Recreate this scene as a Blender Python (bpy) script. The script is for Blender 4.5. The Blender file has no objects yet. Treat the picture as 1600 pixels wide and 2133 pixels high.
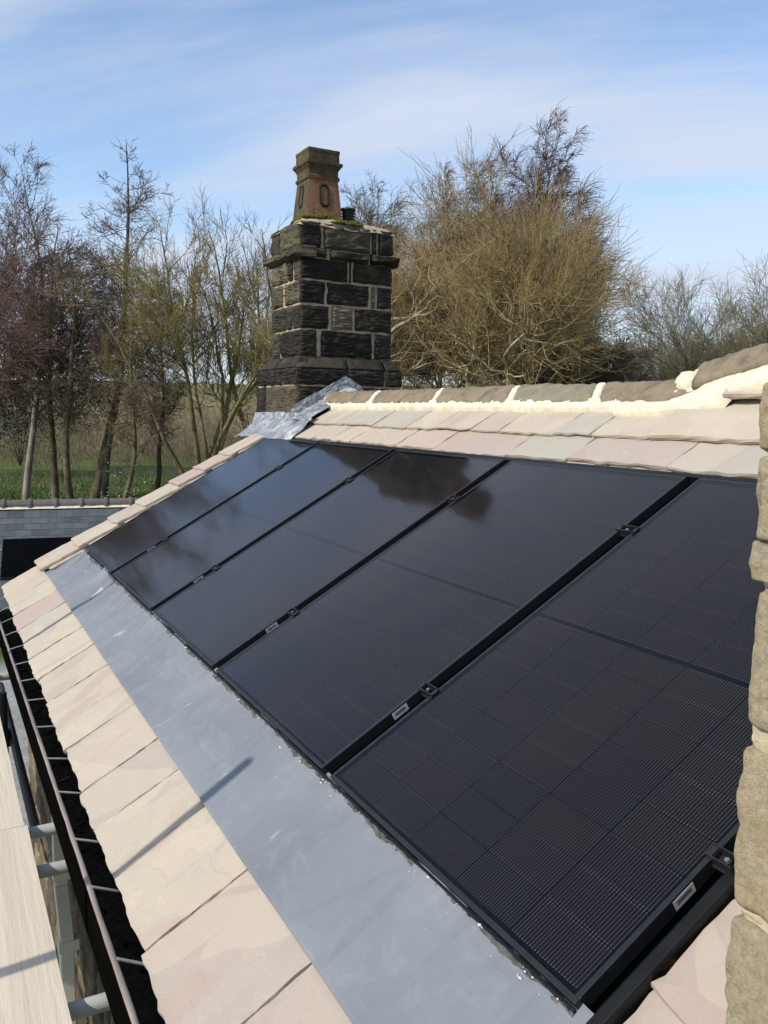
import bpy, math, random
import numpy as np
from mathutils import Matrix, Vector, noise as mnoise

PI = math.pi
SC = bpy.context.scene
COL = SC.collection
RNG = np.random.default_rng(7)
random.seed(7)
PITCH = math.radians(30)

# ------------------------------------------------------------------ camera
cam_d = bpy.data.cameras.new("camera")
cam = bpy.data.objects.new("camera", cam_d)
COL.objects.link(cam)
_r = ((0.4715536, 0.8816728, 0.0170396), (0.1103492, -0.0398262, -0.9930946), (-0.8749059, 0.4701777, -0.1160721))
cm = Matrix(((_r[0][0], -_r[1][0], -_r[2][0], 6.779), (_r[0][1], -_r[1][1], -_r[2][1], -1.002),
             (_r[0][2], -_r[1][2], -_r[2][2], 1.0754), (0, 0, 0, 1)))
cam.matrix_world = cm
cam_d.sensor_fit = 'VERTICAL'
cam_d.sensor_height = 24.0
cam_d.lens = 1747.87 / 2133 * 24
cam_d.clip_start = 0.02
cam_d.clip_end = 6000
SC.camera = cam

# ------------------------------------------------------------------ sky and sun
SUN_EL = math.radians(38)
SUN_AZ = math.radians(-83)            # direction to the sun, measured from +X
sun_dir = Vector((math.cos(SUN_EL) * math.cos(SUN_AZ), math.cos(SUN_EL) * math.sin(SUN_AZ), math.sin(SUN_EL)))
world = bpy.data.worlds.new("World")
SC.world = world
world.use_nodes = True
wn, wl = world.node_tree.nodes, world.node_tree.links
wn.clear()


def N(tree, t, **kw):
    n = tree.nodes.new(t)
    for k, v in kw.items():
        if k in n.inputs.keys() if isinstance(k, str) else False:
            n.inputs[k].default_value = v
        else:
            setattr(n, k, v)
    return n


wt = world.node_tree
sky = wn.new('ShaderNodeTexSky')
sky.sky_type = 'NISHITA'
sky.sun_disc = False
sky.sun_elevation = SUN_EL
sky.sun_rotation = PI / 2 - SUN_AZ
sky.altitude = 100
sky.air_density = 1.0
sky.dust_density = 0.6
sky.ozone_density = 2.0
tc = wn.new('ShaderNodeTexCoord')
sep = wn.new('ShaderNodeSeparateXYZ')
wl.new(tc.outputs['Generated'], sep.inputs[0])


def wmath(op, a, b=None):
    m = wn.new('ShaderNodeMath')
    m.operation = op
    for i, v in enumerate((a, b)):
        if v is None:
            continue
        if isinstance(v, (int, float)):
            m.inputs[i].default_value = v
        else:
            wl.new(v, m.inputs[i])
    return m.outputs[0]


zz = wmath('ADD', wmath('MAXIMUM', sep.outputs['Z'], 0.0), 0.22)
px = wmath('DIVIDE', sep.outputs['X'], zz)
py = wmath('DIVIDE', sep.outputs['Y'], zz)
pa = wmath('ADD', wmath('MULTIPLY', px, 0.4716), wmath('MULTIPLY', py, 0.8817))
pb = wmath('ADD', wmath('MULTIPLY', px, -0.8749), wmath('MULTIPLY', py, 0.4702))


def wnoise(sa, sb, tilt, off, scale, detail, rough, dist):
    c = wn.new('ShaderNodeCombineXYZ')
    wl.new(wmath('MULTIPLY', pa, sa), c.inputs[0])
    wl.new(wmath('ADD', wmath('MULTIPLY', pb, sb), wmath('MULTIPLY', pa, tilt)), c.inputs[1])
    c.inputs[2].default_value = off
    n = wn.new('ShaderNodeTexNoise')
    n.inputs['Scale'].default_value = scale
    n.inputs['Detail'].default_value = detail
    n.inputs['Roughness'].default_value = rough
    n.inputs['Distortion'].default_value = dist
    wl.new(c.outputs[0], n.inputs['Vector'])
    return n.outputs['Fac']


n1 = wnoise(0.30, 1.25, 0.45, 3.7, 1.3, 6, 0.55, 0.35)
n2 = wnoise(0.6, 3.2, 0.8, 9.1, 1.6, 7, 0.6, 0.5)
n3 = wnoise(0.5, 0.9, -0.2, 1.3, 0.7, 3, 0.5, 0.2)
cl = wmath('ADD', wmath('ADD', wmath('MULTIPLY', n1, 0.75), wmath('MULTIPLY', n2, 0.30)), wmath('MULTIPLY', n3, 0.45))
cr = wn.new('ShaderNodeMapRange')
cr.interpolation_type = 'SMOOTHSTEP'
cr.inputs['From Min'].default_value = 0.61
cr.inputs['From Max'].default_value = 0.90
cr.inputs['To Min'].default_value = 0.05
cr.inputs['To Max'].default_value = 0.95
wl.new(cl, cr.inputs['Value'])
mx = wn.new('ShaderNodeMix')
mx.data_type = 'RGBA'
hz_ = wn.new('ShaderNodeMapRange')      # thin veil of cloud all round, thicker towards the horizon
hz_.interpolation_type = 'SMOOTHSTEP'
hz_.inputs['From Min'].default_value = 0.15
hz_.inputs['From Max'].default_value = 0.0
hz_.inputs['To Min'].default_value = 0.0
hz_.inputs['To Max'].default_value = 0.75
wl.new(sep.outputs['Z'], hz_.inputs['Value'])
wl.new(wmath('MAXIMUM', cr.outputs[0], hz_.outputs[0]), mx.inputs['Factor'])
wl.new(sky.outputs[0], mx.inputs['A'])
mx.inputs['B'].default_value = (3.15, 3.5, 4.2, 1)
bg = wn.new('ShaderNodeBackground')
bg.inputs['Strength'].default_value = 0.15
wl.new(mx.outputs['Result'], bg.inputs['Color'])
wo = wn.new('ShaderNodeOutputWorld')
wl.new(bg.outputs[0], wo.inputs['Surface'])

sun_l = bpy.data.lights.new("sun", 'SUN')
sun_l.energy = 3.35
sun_l.angle = math.radians(0.55)
sun_l.color = (1.0, 0.94, 0.84)
sun = bpy.data.objects.new("sun", sun_l)
sun.rotation_euler = sun_dir.to_track_quat('Z', 'Y').to_euler()
sun.location = (0, -20, 25)
COL.objects.link(sun)

SC.view_settings.view_transform = 'Standard'
SC.view_settings.look = 'None'
SC.view_settings.gamma = 1
SC.view_settings.use_curve_mapping = False
SC.view_settings.exposure = 0.50
SC.render.engine = 'CYCLES'
SC.cycles.max_bounces = 6
SC.cycles.transparent_max_bounces = 12
SC.cycles.caustics_reflective = False
SC.cycles.caustics_refractive = False


# ------------------------------------------------------------------ materials
def newmat(name):
    m = bpy.data.materials.new(name)
    m.use_nodes = True
    m.node_tree.nodes.clear()
    return m


class NT:
    """small node builder"""

    def __init__(s, mat):
        s.t = mat.node_tree
        s.out = s.t.nodes.new('ShaderNodeOutputMaterial')

    def node(s, t, ins=None, **kw):
        n = s.t.nodes.new(t)
        for k, v in kw.items():
            setattr(n, k, v)
        for k, v in (ins or {}).items():
            s.set(n.inputs[k], v)
        return n

    def set(s, sock, v):
        if hasattr(v, 'is_output'):
            s.t.links.new(v, sock)
        elif isinstance(v, tuple) and len(v) == 3 and sock.type == 'RGBA':
            sock.default_value = v + (1,)
        else:
            sock.default_value = v

    def math(s, op, a, b=None, c=None):
        n = s.node('ShaderNodeMath', operation=op)
        for i, v in enumerate((a, b, c)):
            if v is not None:
                s.set(n.inputs[i], v)
        return n.outputs[0]

    def mix(s, f, a, b, blend='MIX'):
        n = s.node('ShaderNodeMix', data_type='RGBA', blend_type=blend)
        s.set(n.inputs['Factor'], f)
        s.set(n.inputs['A'], a)
        s.set(n.inputs['B'], b)
        return n.outputs['Result']

    def ramp(s, f, stops, interp='LINEAR'):
        n = s.node('ShaderNodeValToRGB')
        e = n.color_ramp.elements
        n.color_ramp.interpolation = interp
        while len(e) < len(stops):
            e.new(0.5)
        for i, (p, c) in enumerate(stops):
            e[i].position = p
            e[i].color = tuple(c) + (1,) if len(c) == 3 else c
        s.set(n.inputs[0], f)
        return n.outputs[0]

    def rng(s, v, a, b, c=0.0, d=1.0, smooth=True):
        n = s.node('ShaderNodeMapRange')
        if smooth:
            n.interpolation_type = 'SMOOTHSTEP'
        s.set(n.inputs['Value'], v)
        n.inputs['From Min'].default_value = a
        n.inputs['From Max'].default_value = b
        n.inputs['To Min'].default_value = c
        n.inputs['To Max'].default_value = d
        return n.outputs[0]

    def coord(s, scale=(1, 1, 1), rnd=True, rot=(0, 0, 0)):
        t = s.node('ShaderNodeTexCoord')
        v = t.outputs['Object']
        if rnd:
            o = s.node('ShaderNodeObjectInfo')
            r = s.node('ShaderNodeVectorMath', operation='SCALE')
            r.inputs[0].default_value = (37.0, 53.0, 71.0)
            s.set(r.inputs['Scale'], o.outputs['Random'])
            a = s.node('ShaderNodeVectorMath', operation='ADD')
            s.set(a.inputs[0], v)
            s.set(a.inputs[1], r.outputs[0])
            v = a.outputs[0]
        m = s.node('ShaderNodeMapping')
        s.set(m.inputs['Vector'], v)
        m.inputs['Scale'].default_value = scale
        m.inputs['Rotation'].default_value = rot
        return m.outputs[0]

    def noise(s, vec, scale, detail=5, rough=0.55, dist=0.0, out='Fac'):
        n = s.node('ShaderNodeTexNoise')
        s.set(n.inputs['Vector'], vec)
        n.inputs['Scale'].default_value = scale
        n.inputs['Detail'].default_value = detail
        n.inputs['Roughness'].default_value = rough
        n.inputs['Distortion'].default_value = dist
        return n.outputs[out]

    def rand(s):
        return s.node('ShaderNodeObjectInfo').outputs['Random']

    def bump(s, h, strength=0.4, dist=0.01, normal=None):
        n = s.node('ShaderNodeBump')
        n.inputs['Strength'].default_value = strength
        n.inputs['Distance'].default_value = dist
        s.set(n.inputs['Height'], h)
        if normal is not None:
            s.set(n.inputs['Normal'], normal)
        return n.outputs[0]

    def surf(s, color, rough=0.7, metal=0.0, normal=None, spec=0.4, **extra):
        b = s.node('ShaderNodeBsdfPrincipled')
        s.set(b.inputs['Base Color'], color)
        s.set(b.inputs['Roughness'], rough)
        s.set(b.inputs['Metallic'], metal)
        s.set(b.inputs['Specular IOR Level'], spec)
        for k, v in extra.items():
            s.set(b.inputs[k], v)
        if normal is not None:
            s.set(b.inputs['Normal'], normal)
        s.t.links.new(b.outputs[0], s.out.inputs[0])
        return b


def simple(name, c1, c2, scale=6, rough=0.7, bump=0.3, bdist=0.01, stretch=(1, 1, 1), vary=0.15, metal=0.0, spec=0.4, bscale=None, rnd=True):
    m = newmat(name)
    t = NT(m)
    v = t.coord(stretch, rnd=rnd)
    n = t.noise(v, scale, 6, 0.6)
    col = t.ramp(n, [(0.3, c1), (0.72, c2)])
    if vary:
        h = t.node('ShaderNodeHueSaturation')
        t.set(h.inputs['Color'], col)
        t.set(h.inputs['Value'], t.rng(t.rand(), 0, 1, 1 - vary, 1 + vary, False))
        col = h.outputs[0]
    nb = t.noise(v, bscale or scale * 4, 6, 0.65)
    t.surf(col, rough, metal, t.bump(nb, bump, bdist), spec)
    return m


def mat_slate():
    m = newmat("riven_sandstone_slate")
    t = NT(m)
    r = t.rand()
    base = t.ramp(r, [(0.0, (0.40, 0.34, 0.27)), (0.2, (0.42, 0.372, 0.285)), (0.36, (0.37, 0.285, 0.24)), (0.5, (0.345, 0.325, 0.275)),
                      (0.62, (0.42, 0.362, 0.285)), (0.76, (0.35, 0.27, 0.235)), (0.88, (0.33, 0.315, 0.27)), (1.0, (0.41, 0.352, 0.265))])
    v = t.coord((1.0, 0.45, 1.0), rot=(0, 0, 0.25))
    big = t.noise(v, 2.6, 3, 0.5, 0.6)
    pinkf = t.math('MULTIPLY', t.rng(big, 0.53, 0.60), t.rng(t.math('FRACT', t.math('MULTIPLY', r, 7.3)), 0.3, 0.75))
    c = t.mix(t.math('MULTIPLY', pinkf, 0.55), base, (0.345, 0.24, 0.21))
    v2 = t.coord((1.0, 0.3, 1.0), rot=(0, 0, 0.4))
    n2 = t.noise(v2, 5.0, 6, 0.6, 0.8)
    c = t.mix(t.math('MULTIPLY', t.rng(n2, 0.55, 0.62), 0.55), c, (0.30, 0.275, 0.24))
    c = t.mix(t.math('MULTIPLY', t.rng(n2, 0.36, 0.30), 0.5), c, (0.46, 0.40, 0.315))
    n3 = t.noise(t.coord(), 120, 4, 0.7)
    c = t.mix(0.09, c, t.ramp(n3, [(0.3, (0.16, 0.14, 0.11)), (0.7, (0.66, 0.58, 0.46))]))
    n5 = t.noise(t.coord(), 34, 5, 0.75, 0.3)
    c = t.mix(t.math('MULTIPLY', t.rng(n5, 0.65, 0.72), 0.3), c, (0.24, 0.215, 0.17))
    n6 = t.noise(t.coord((1, 0.2, 1), rot=(0, 0, 0.3)), 18, 6, 0.7, 0.4)
    c = t.mix(t.math('MULTIPLY', t.rng(n6, 0.55, 0.75), 0.4), c, (0.31, 0.275, 0.225))
    n4 = t.noise(t.coord(), 1.4, 3, 0.5, 1.0)
    lamin = t.ramp(n4, [(0.0, (0, 0, 0)), (0.44, (0.1,) * 3), (0.45, (0.4,) * 3), (0.52, (0.45,) * 3), (0.53, (0.7,) * 3), (0.6, (0.75,) * 3), (0.61, (1, 1, 1))])
    sep_ = t.node('ShaderNodeSeparateColor')
    t.set(sep_.inputs[0], lamin)
    c = t.mix(t.math('MULTIPLY', t.rng(sep_.outputs[0], 0.3, 0.5), 0.30), c, (0.335, 0.285, 0.235))
    c = t.mix(t.math('MULTIPLY', t.rng(sep_.outputs[0], 0.8, 0.95), 0.35), c, (0.44, 0.38, 0.30))
    nb = t.noise(t.coord(), 22, 6, 0.6)
    b1 = t.bump(lamin, 0.5, 0.008)
    t.surf(c, 0.75, 0, t.bump(nb, 0.28, 0.004, b1), 0.25)
    return m


def mat_lead(name="lead_sheet", bright=1.0, streak=0.35):
    m = newmat(name)
    t = NT(m)
    v = t.coord((1, 1, 1), rnd=False)
    n = t.noise(v, 1.6, 5, 0.55, 0.6)
    c = t.ramp(n, [(0.3, (0.138 * bright, 0.152 * bright, 0.173 * bright)), (0.7, (0.183 * bright, 0.197 * bright, 0.217 * bright))])
    vs = t.coord((1.0, 0.22, 1.0), rnd=False, rot=(0, 0, -0.35))
    ns = t.noise(vs, 14, 7, 0.7, 0.4)
    msk = t.noise(v, 3.1, 4, 0.6)
    f = t.math('MULTIPLY', t.rng(ns, 0.62, 0.70), t.rng(msk, 0.50, 0.64))
    c = t.mix(t.math('MULTIPLY', f, 0.9), c, (0.62, 0.62, 0.58))
    fold = t.noise(t.coord((1.0, 0.12, 1.0), rnd=False, rot=(0, 0, -0.55)), 11, 6, 0.65, 0.3)
    c = t.mix(t.math('MULTIPLY', t.rng(fold, 0.52, 0.72), 0.35), c, (0.115, 0.125, 0.145))
    ng = t.noise(v, 7, 5, 0.6, 1.0)
    c = t.mix(t.math('MULTIPLY', t.rng(ng, 0.5, 0.8), streak), c, (0.25, 0.27, 0.30))
    lap = t.noise(t.coord((0.5, 1.6, 1), rnd=False, rot=(0, 0, 0.5)), 4.5, 6, 0.7, 1.2)
    c = t.mix(t.math('MULTIPLY', t.rng(lap, 0.50, 0.75), 0.22), c, (0.27, 0.285, 0.295))
    spk = t.noise(v, 55, 5, 0.75)
    c = t.mix(t.math('MULTIPLY', t.rng(spk, 0.68, 0.74), 0.6), c, (0.5, 0.5, 0.47))
    nb = t.math('ADD', t.noise(vs, 9, 5, 0.55), fold)
    nb2 = t.noise(v, 60, 4, 0.6)
    t.surf(c, 0.62, 0.0, t.bump(nb2, 0.15, 0.003, t.bump(nb, 0.55, 0.012)), 0.3)
    return m


def mat_leadnew():
    m = newmat("lead_flashing_creased")
    t = NT(m)
    v = t.coord(rnd=False)
    n = t.noise(v, 9, 6, 0.65, 1.2)
    c = t.ramp(n, [(0.32, (0.085, 0.095, 0.11)), (0.47, (0.17, 0.185, 0.21)), (0.56, (0.26, 0.275, 0.295)), (0.68, (0.48, 0.48, 0.46))])
    vz = t.coord((4, 4, 0.8), rnd=False)
    n2 = t.noise(vz, 8, 5, 0.7, 0.5)
    c = t.mix(t.math('MULTIPLY', t.rng(n2, 0.56, 0.68), 0.55), c, (0.52, 0.52, 0.50))
    t.surf(c, 0.5, 0.0, t.bump(t.noise(v, 26, 5, 0.6), 0.5, 0.01), 0.45)
    return m


def mat_cell():
    m = newmat("solar_cell")
    t = NT(m)
    r = t.rand()
    base = t.ramp(r, [(0, (0.0044, 0.0048, 0.0075)), (0.3, (0.0050, 0.0054, 0.0074)), (0.55, (0.0066, 0.0061, 0.0062)), (0.8, (0.0045, 0.005, 0.0078)), (1, (0.0063, 0.0060, 0.0064))])
    tcn = t.node('ShaderNodeTexCoord')
    s = t.node('ShaderNodeSeparateXYZ')
    t.set(s.inputs[0], tcn.outputs['Object'])
    fr = t.math('FRACT', t.math('ADD', t.math('DIVIDE', s.outputs['X'], 0.0083), 50.5))
    d = t.math('ABSOLUTE', t.math('SUBTRACT', fr, 0.5))
    line = t.math('LESS_THAN', d, 0.034)
    # soldered ends: brighter dots just inside the top and bottom edge
    ay = t.math('ABSOLUTE', s.outputs['Y'])
    dots = t.math('MULTIPLY', t.math('GREATER_THAN', ay, 0.0475), t.math('LESS_THAN', d, 0.13))
    dots = t.math('MULTIPLY', dots, t.math('GREATER_THAN', t.math('FRACT', t.math('MULTIPLY', r, 13.7)), 0.35))
    f = t.math('MAXIMUM', t.math('MULTIPLY', line, 0.85), t.math('MULTIPLY', dots, 0.6))
    c = t.mix(f, base, (0.15, 0.13, 0.12))
    t.surf(c, 0.6, 0.0, None, 0.04)
    return m


def mat_glass():
    m = newmat("panel_glass")
    t = NT(m)
    fr = t.node('ShaderNodeFresnel')
    fr.inputs['IOR'].default_value = 1.33
    v = t.coord((1, 1, 1))
    nb = t.noise(v, 2.2, 2, 0.5)
    bmp = t.bump(nb, 0.06, 0.01)
    g = t.node('ShaderNodeBsdfGlossy')
    dust = t.noise(v, 5, 4, 0.6)
    t.set(g.inputs['Roughness'], t.rng(dust, 0.3, 0.7, 0.055, 0.09))
    t.set(g.inputs['Normal'], bmp)
    g.inputs['Color'].default_value = (0.93, 0.95, 1, 1)
    tr = t.node('ShaderNodeBsdfTransparent')
    tr.inputs['Color'].default_value = (0.97, 0.97, 0.97, 1)
    mxs = t.node('ShaderNodeMixShader')
    t.set(mxs.inputs[0], fr.outputs[0])
    t.set(mxs.inputs[1], tr.outputs[0])
    t.set(mxs.inputs[2], g.outputs[0])
    t.t.links.new(mxs.outputs[0], t.out.inputs[0])
    return m


def mat_soot(name, c_dark, c_mid, c_pale):
    m = newmat(name)
    t = NT(m)
    v = t.coord()
    n = t.noise(v, 7, 6, 0.65, 0.4)
    c = t.ramp(n, [(0.28, c_dark), (0.55, c_mid), (0.78, c_pale)])
    n2 = t.noise(v, 60, 5, 0.7)
    c = t.mix(t.math('MULTIPLY', t.rng(n2, 0.6, 0.72), 0.35), c, (0.14, 0.11, 0.065))
    h = t.node('ShaderNodeHueSaturation')
    t.set(h.inputs['Color'], c)
    t.set(h.inputs['Value'], t.rng(t.rand(), 0, 1, 0.5, 1.6, False))
    t.surf(h.outputs[0], 0.82, 0, t.bump(t.noise(v, 45, 6, 0.7), 0.7, 0.012), 0.3)
    return m


def mat_wallstone():
    m = newmat("weathered_wall_stone")
    t = NT(m)
    v = t.coord()
    r = t.rand()
    base = t.ramp(r, [(0.0, (0.44, 0.345, 0.20)), (0.25, (0.41, 0.35, 0.225)), (0.5, (0.36, 0.315, 0.215)), (0.75, (0.45, 0.315, 0.16)), (1.0, (0.44, 0.375, 0.25))])
    n = t.noise(v, 9, 6, 0.65, 0.5)
    c = t.mix(t.rng(n, 0.42, 0.68), base, (0.44, 0.375, 0.26))
    n2 = t.noise(v, 34, 5, 0.7, 0.3)
    c = t.mix(t.math('MULTIPLY', t.rng(n2, 0.57, 0.68), 0.7), c, (0.11, 0.092, 0.06))
    n3 = t.noise(v, 26, 5, 0.7, 0.9)
    c = t.mix(t.math('MULTIPLY', t.rng(n3, 0.62, 0.68), 0.6), c, (0.46, 0.42, 0.33))
    n4 = t.noise(v, 260, 6, 0.8)
    n7 = t.noise(v, 95, 5, 0.75)
    c = t.mix(0.34, c, t.ramp(n7, [(0.34, (0.07, 0.055, 0.035)), (0.66, (0.66, 0.56, 0.40))]))
    c = t.mix(0.2, c, t.ramp(n4, [(0.3, (0.1, 0.08, 0.05)), (0.7, (0.62, 0.52, 0.36))]))
    b1 = t.bump(t.noise(v, 30, 6, 0.75), 0.8, 0.012)
    t.surf(c, 0.9, 0, t.bump(n4, 1.0, 0.004, b1), 0.2)
    return m


def mat_lichenridge(name, a, b, c3):
    m = newmat(name)
    t = NT(m)
    v = t.coord()
    n = t.noise(v, 10, 7, 0.7, 0.5)
    c = t.ramp(n, [(0.3, a), (0.5, b), (0.7, c3)])
    n2 = t.noise(v, 38, 5, 0.7)
    c = t.mix(t.math('MULTIPLY', t.rng(n2, 0.64, 0.72), 0.6), c, (0.36, 0.34, 0.29))
    c = t.mix(t.math('MULTIPLY', t.rng(n2, 0.36, 0.28), 0.7), c, (0.07, 0.055, 0.045))
    t.surf(c, 0.9, 0, t.bump(t.noise(v, 40, 6, 0.7), 0.7, 0.012), 0.2)
    return m


MT = dict(
    slate=mat_slate(), lead=mat_lead(), leadnew=mat_leadnew(), cell=mat_cell(), glass=mat_glass(),
    frame=simple("black_anodised_frame", (0.009, 0.010, 0.012), (0.014, 0.015, 0.017), 20, 0.4, 0.05, 0.002, spec=0.4, vary=0.0),
    backsheet=simple("black_backsheet", (0.001, 0.001, 0.0015), (0.002, 0.002, 0.003), 10, 0.6, 0.0, 0.001, vary=0, spec=0.03),
    tray=simple("black_tray", (0.005, 0.0055, 0.0055), (0.010, 0.012, 0.012), 8, 0.45, 0.15, 0.004, vary=0, spec=0.2),
    clampm=simple("black_clamp", (0.012, 0.012, 0.014), (0.02, 0.02, 0.022), 20, 0.35, 0.05, 0.002, vary=0),
    bolt=simple("steel_bolt", (0.35, 0.35, 0.36), (0.5, 0.5, 0.5), 20, 0.3, 0.05, 0.002, metal=0.9, vary=0),
    label=simple("grey_sticker", (0.42, 0.43, 0.44), (0.50, 0.50, 0.50), 30, 0.5, 0.0, 0.001, vary=0),
    ink=simple("black_ink", (0.02, 0.02, 0.02), (0.03, 0.03, 0.03), 10, 0.6, 0, 0.001, vary=0),
    mortar=simple("cream_mortar", (0.52, 0.46, 0.345), (0.72, 0.655, 0.51), 16, 0.95, 0.6, 0.006, vary=0.05, spec=0.05, bscale=90),
    oldmortar=simple("old_pale_mortar", (0.24, 0.18, 0.12), (0.46, 0.365, 0.26), 9, 0.9, 0.5, 0.01, vary=0.05, spec=0.15),
    flaunch=simple("weathered_flaunching", (0.30, 0.24, 0.17), (0.46, 0.38, 0.28), 11, 0.95, 0.8, 0.02, vary=0, spec=0.1),
    ridge=mat_lichenridge("brown_ridge_stone", (0.10, 0.082, 0.055), (0.20, 0.162, 0.112), (0.27, 0.20, 0.14)),
    ridgegrey=mat_lichenridge("olive_ridge_stone", (0.15, 0.14, 0.10), (0.20, 0.185, 0.13), (0.26, 0.225, 0.16)),
    soot=mat_soot("sooty_gritstone", (0.008, 0.0068, 0.0055), (0.021, 0.0175, 0.0125), (0.075, 0.058, 0.037)),
    soottan=mat_soot("tan_gritstone", (0.05, 0.042, 0.028), (0.11, 0.09, 0.058), (0.20, 0.16, 0.10)),
    sootolive=mat_soot("olive_gritstone", (0.03, 0.027, 0.017), (0.07, 0.06, 0.037), (0.11, 0.095, 0.06)),
    moss=simple("moss", (0.05, 0.065, 0.012), (0.13, 0.13, 0.03), 30, 0.95, 0.8, 0.01, vary=0.2, spec=0.1),
    wallstone=mat_wallstone(),
    darkmortar=simple("sooty_mortar", (0.05, 0.042, 0.03), (0.11, 0.09, 0.065), 18, 0.95, 0.7, 0.01, vary=0, spec=0.1),
    darkstone=mat_soot("sooty_wall_stone", (0.035, 0.028, 0.018), (0.11, 0.085, 0.05), (0.22, 0.17, 0.10)),
    wallmortar=simple("pale_wall_mortar", (0.36, 0.30, 0.20), (0.50, 0.43, 0.31), 25, 0.95, 0.7, 0.008, vary=0, spec=0.1, bscale=90),
    gutter=simple("black_painted_timber", (0.002, 0.002, 0.002), (0.004, 0.0038, 0.0035), 14, 0.9, 0.4, 0.006, (0.15, 1, 1), vary=0, spec=0.0),
    gutterlip=simple("worn_gutter_edge", (0.10, 0.085, 0.075), (0.27, 0.23, 0.205), 9, 0.75, 0.5, 0.006, (0.2, 1, 1), vary=0),
    strap=simple("galvanised_strap", (0.24, 0.23, 0.20), (0.38, 0.36, 0.32), 20, 0.5, 0.2, 0.003, metal=0.3, vary=0.1),
    galv=simple("galvanised_tube", (0.33, 0.34, 0.32), (0.47, 0.47, 0.43), 6, 0.55, 0.15, 0.003, (1, 1, 1), metal=0.0, vary=0.08),
    plastic=simple("cream_plastic_pipe", (0.62, 0.60, 0.50), (0.68, 0.66, 0.56), 4, 0.45, 0.05, 0.002, vary=0),
    board=simple("pale_timber_board", (0.50, 0.425, 0.325), (0.66, 0.585, 0.465), 6, 0.8, 0.6, 0.005, (0.10, 1.8, 1), vary=0.06, bscale=26),
    nslate=simple("blue_grey_slate", (0.052, 0.062, 0.068), (0.078, 0.088, 0.094), 8, 0.55, 0.3, 0.005, vary=0.22),
    ntile=simple("grey_clay_ridge_tile", (0.09, 0.078, 0.072), (0.135, 0.117, 0.108), 12, 0.8, 0.4, 0.006, vary=0.1),
    render=simple("pale_render", (0.40, 0.37, 0.31), (0.48, 0.44, 0.37), 4, 0.9, 0.3, 0.01, vary=0),
)


def mat_pot():
    m = newmat("terracotta_pot")
    t = NT(m)
    v = t.coord()
    n = t.noise(v, 8, 7, 0.7, 0.4)
    c = t.ramp(n, [(0.3, (0.11, 0.06, 0.035)), (0.5, (0.20, 0.098, 0.055)), (0.72, (0.24, 0.135, 0.08))])
    s = t.node('ShaderNodeSeparateXYZ')
    g = t.node('ShaderNodeNewGeometry')
    t.set(s.inputs[0], g.outputs['Normal'])
    # lichen and soot grow on the weather side (-Y) and over the rims
    tcn = t.node('ShaderNodeTexCoord')
    s2 = t.node('ShaderNodeSeparateXYZ')
    t.set(s2.inputs[0], tcn.outputs['Object'])
    n2 = t.noise(v, 14, 6, 0.7)
    weather = t.math('ADD', t.math('MULTIPLY', s.outputs['Y'], -0.75), t.math('MULTIPLY', t.math('SUBTRACT', n2, 0.5), 0.9))
    rim = t.rng(s2.outputs['Z'], 0.06, 0.10)
    lich = t.math('MAXIMUM', t.rng(weather, 0.15, 0.45), rim)
    c = t.mix(t.math('MULTIPLY', lich, 0.92), c, t.ramp(n2, [(0.35, (0.032, 0.026, 0.015)), (0.65, (0.095, 0.076, 0.04))]))
    n3 = t.noise(v, 40, 4, 0.7)
    c = t.mix(t.math('MULTIPLY', t.rng(n3, 0.55, 0.66), 0.75), c, (0.045, 0.034, 0.022))
    t.surf(c, 0.85, 0, t.bump(t.noise(v, 35, 6, 0.7), 0.5, 0.008), 0.25)
    return m


MT['pot'] = mat_pot()


# ------------------------------------------------------------------ object helpers
def setp(o, label=None, cat=None, group=None, kind=None):
    if label:
        o['label'] = label
    if cat:
        o['category'] = cat
    if group:
        o['group'] = group
    if kind:
        o['kind'] = kind
    return o


def empty(name, loc=(0, 0, 0), rot=(0, 0, 0), parent=None, **kw):
    o = bpy.data.objects.new(name, None)
    o.empty_display_size = 0.2
    o.location = loc
    o.rotation_euler = rot
    o.parent = parent
    COL.objects.link(o)
    return setp(o, **kw)


def mesh_np(name, V, F, smooth=False, mats=(), mi=None):
    """V (n,3), F (m,4) or (m,3) index array"""
    me = bpy.data.meshes.new(name)
    V = np.asarray(V, dtype=np.float32)
    F = np.asarray(F, dtype=np.int32)
    k = F.shape[1]
    me.vertices.add(len(V))
    me.vertices.foreach_set('co', V.ravel())
    me.loops.add(F.size)
    me.loops.foreach_set('vertex_index', F.ravel())
    me.polygons.add(len(F))
    me.polygons.foreach_set('loop_start', np.arange(0, F.size, k, dtype=np.int32))
    me.polygons.foreach_set('loop_total', np.full(len(F), k, dtype=np.int32))
    if smooth:
        me.polygons.foreach_set('use_smooth', np.ones(len(F), dtype=bool))
    for m in mats:
        me.materials.append(m)
    if mi is not None:
        me.polygons.foreach_set('material_index', np.asarray(mi, dtype=np.int32))
    me.update(calc_edges=True)
    return me


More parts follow.
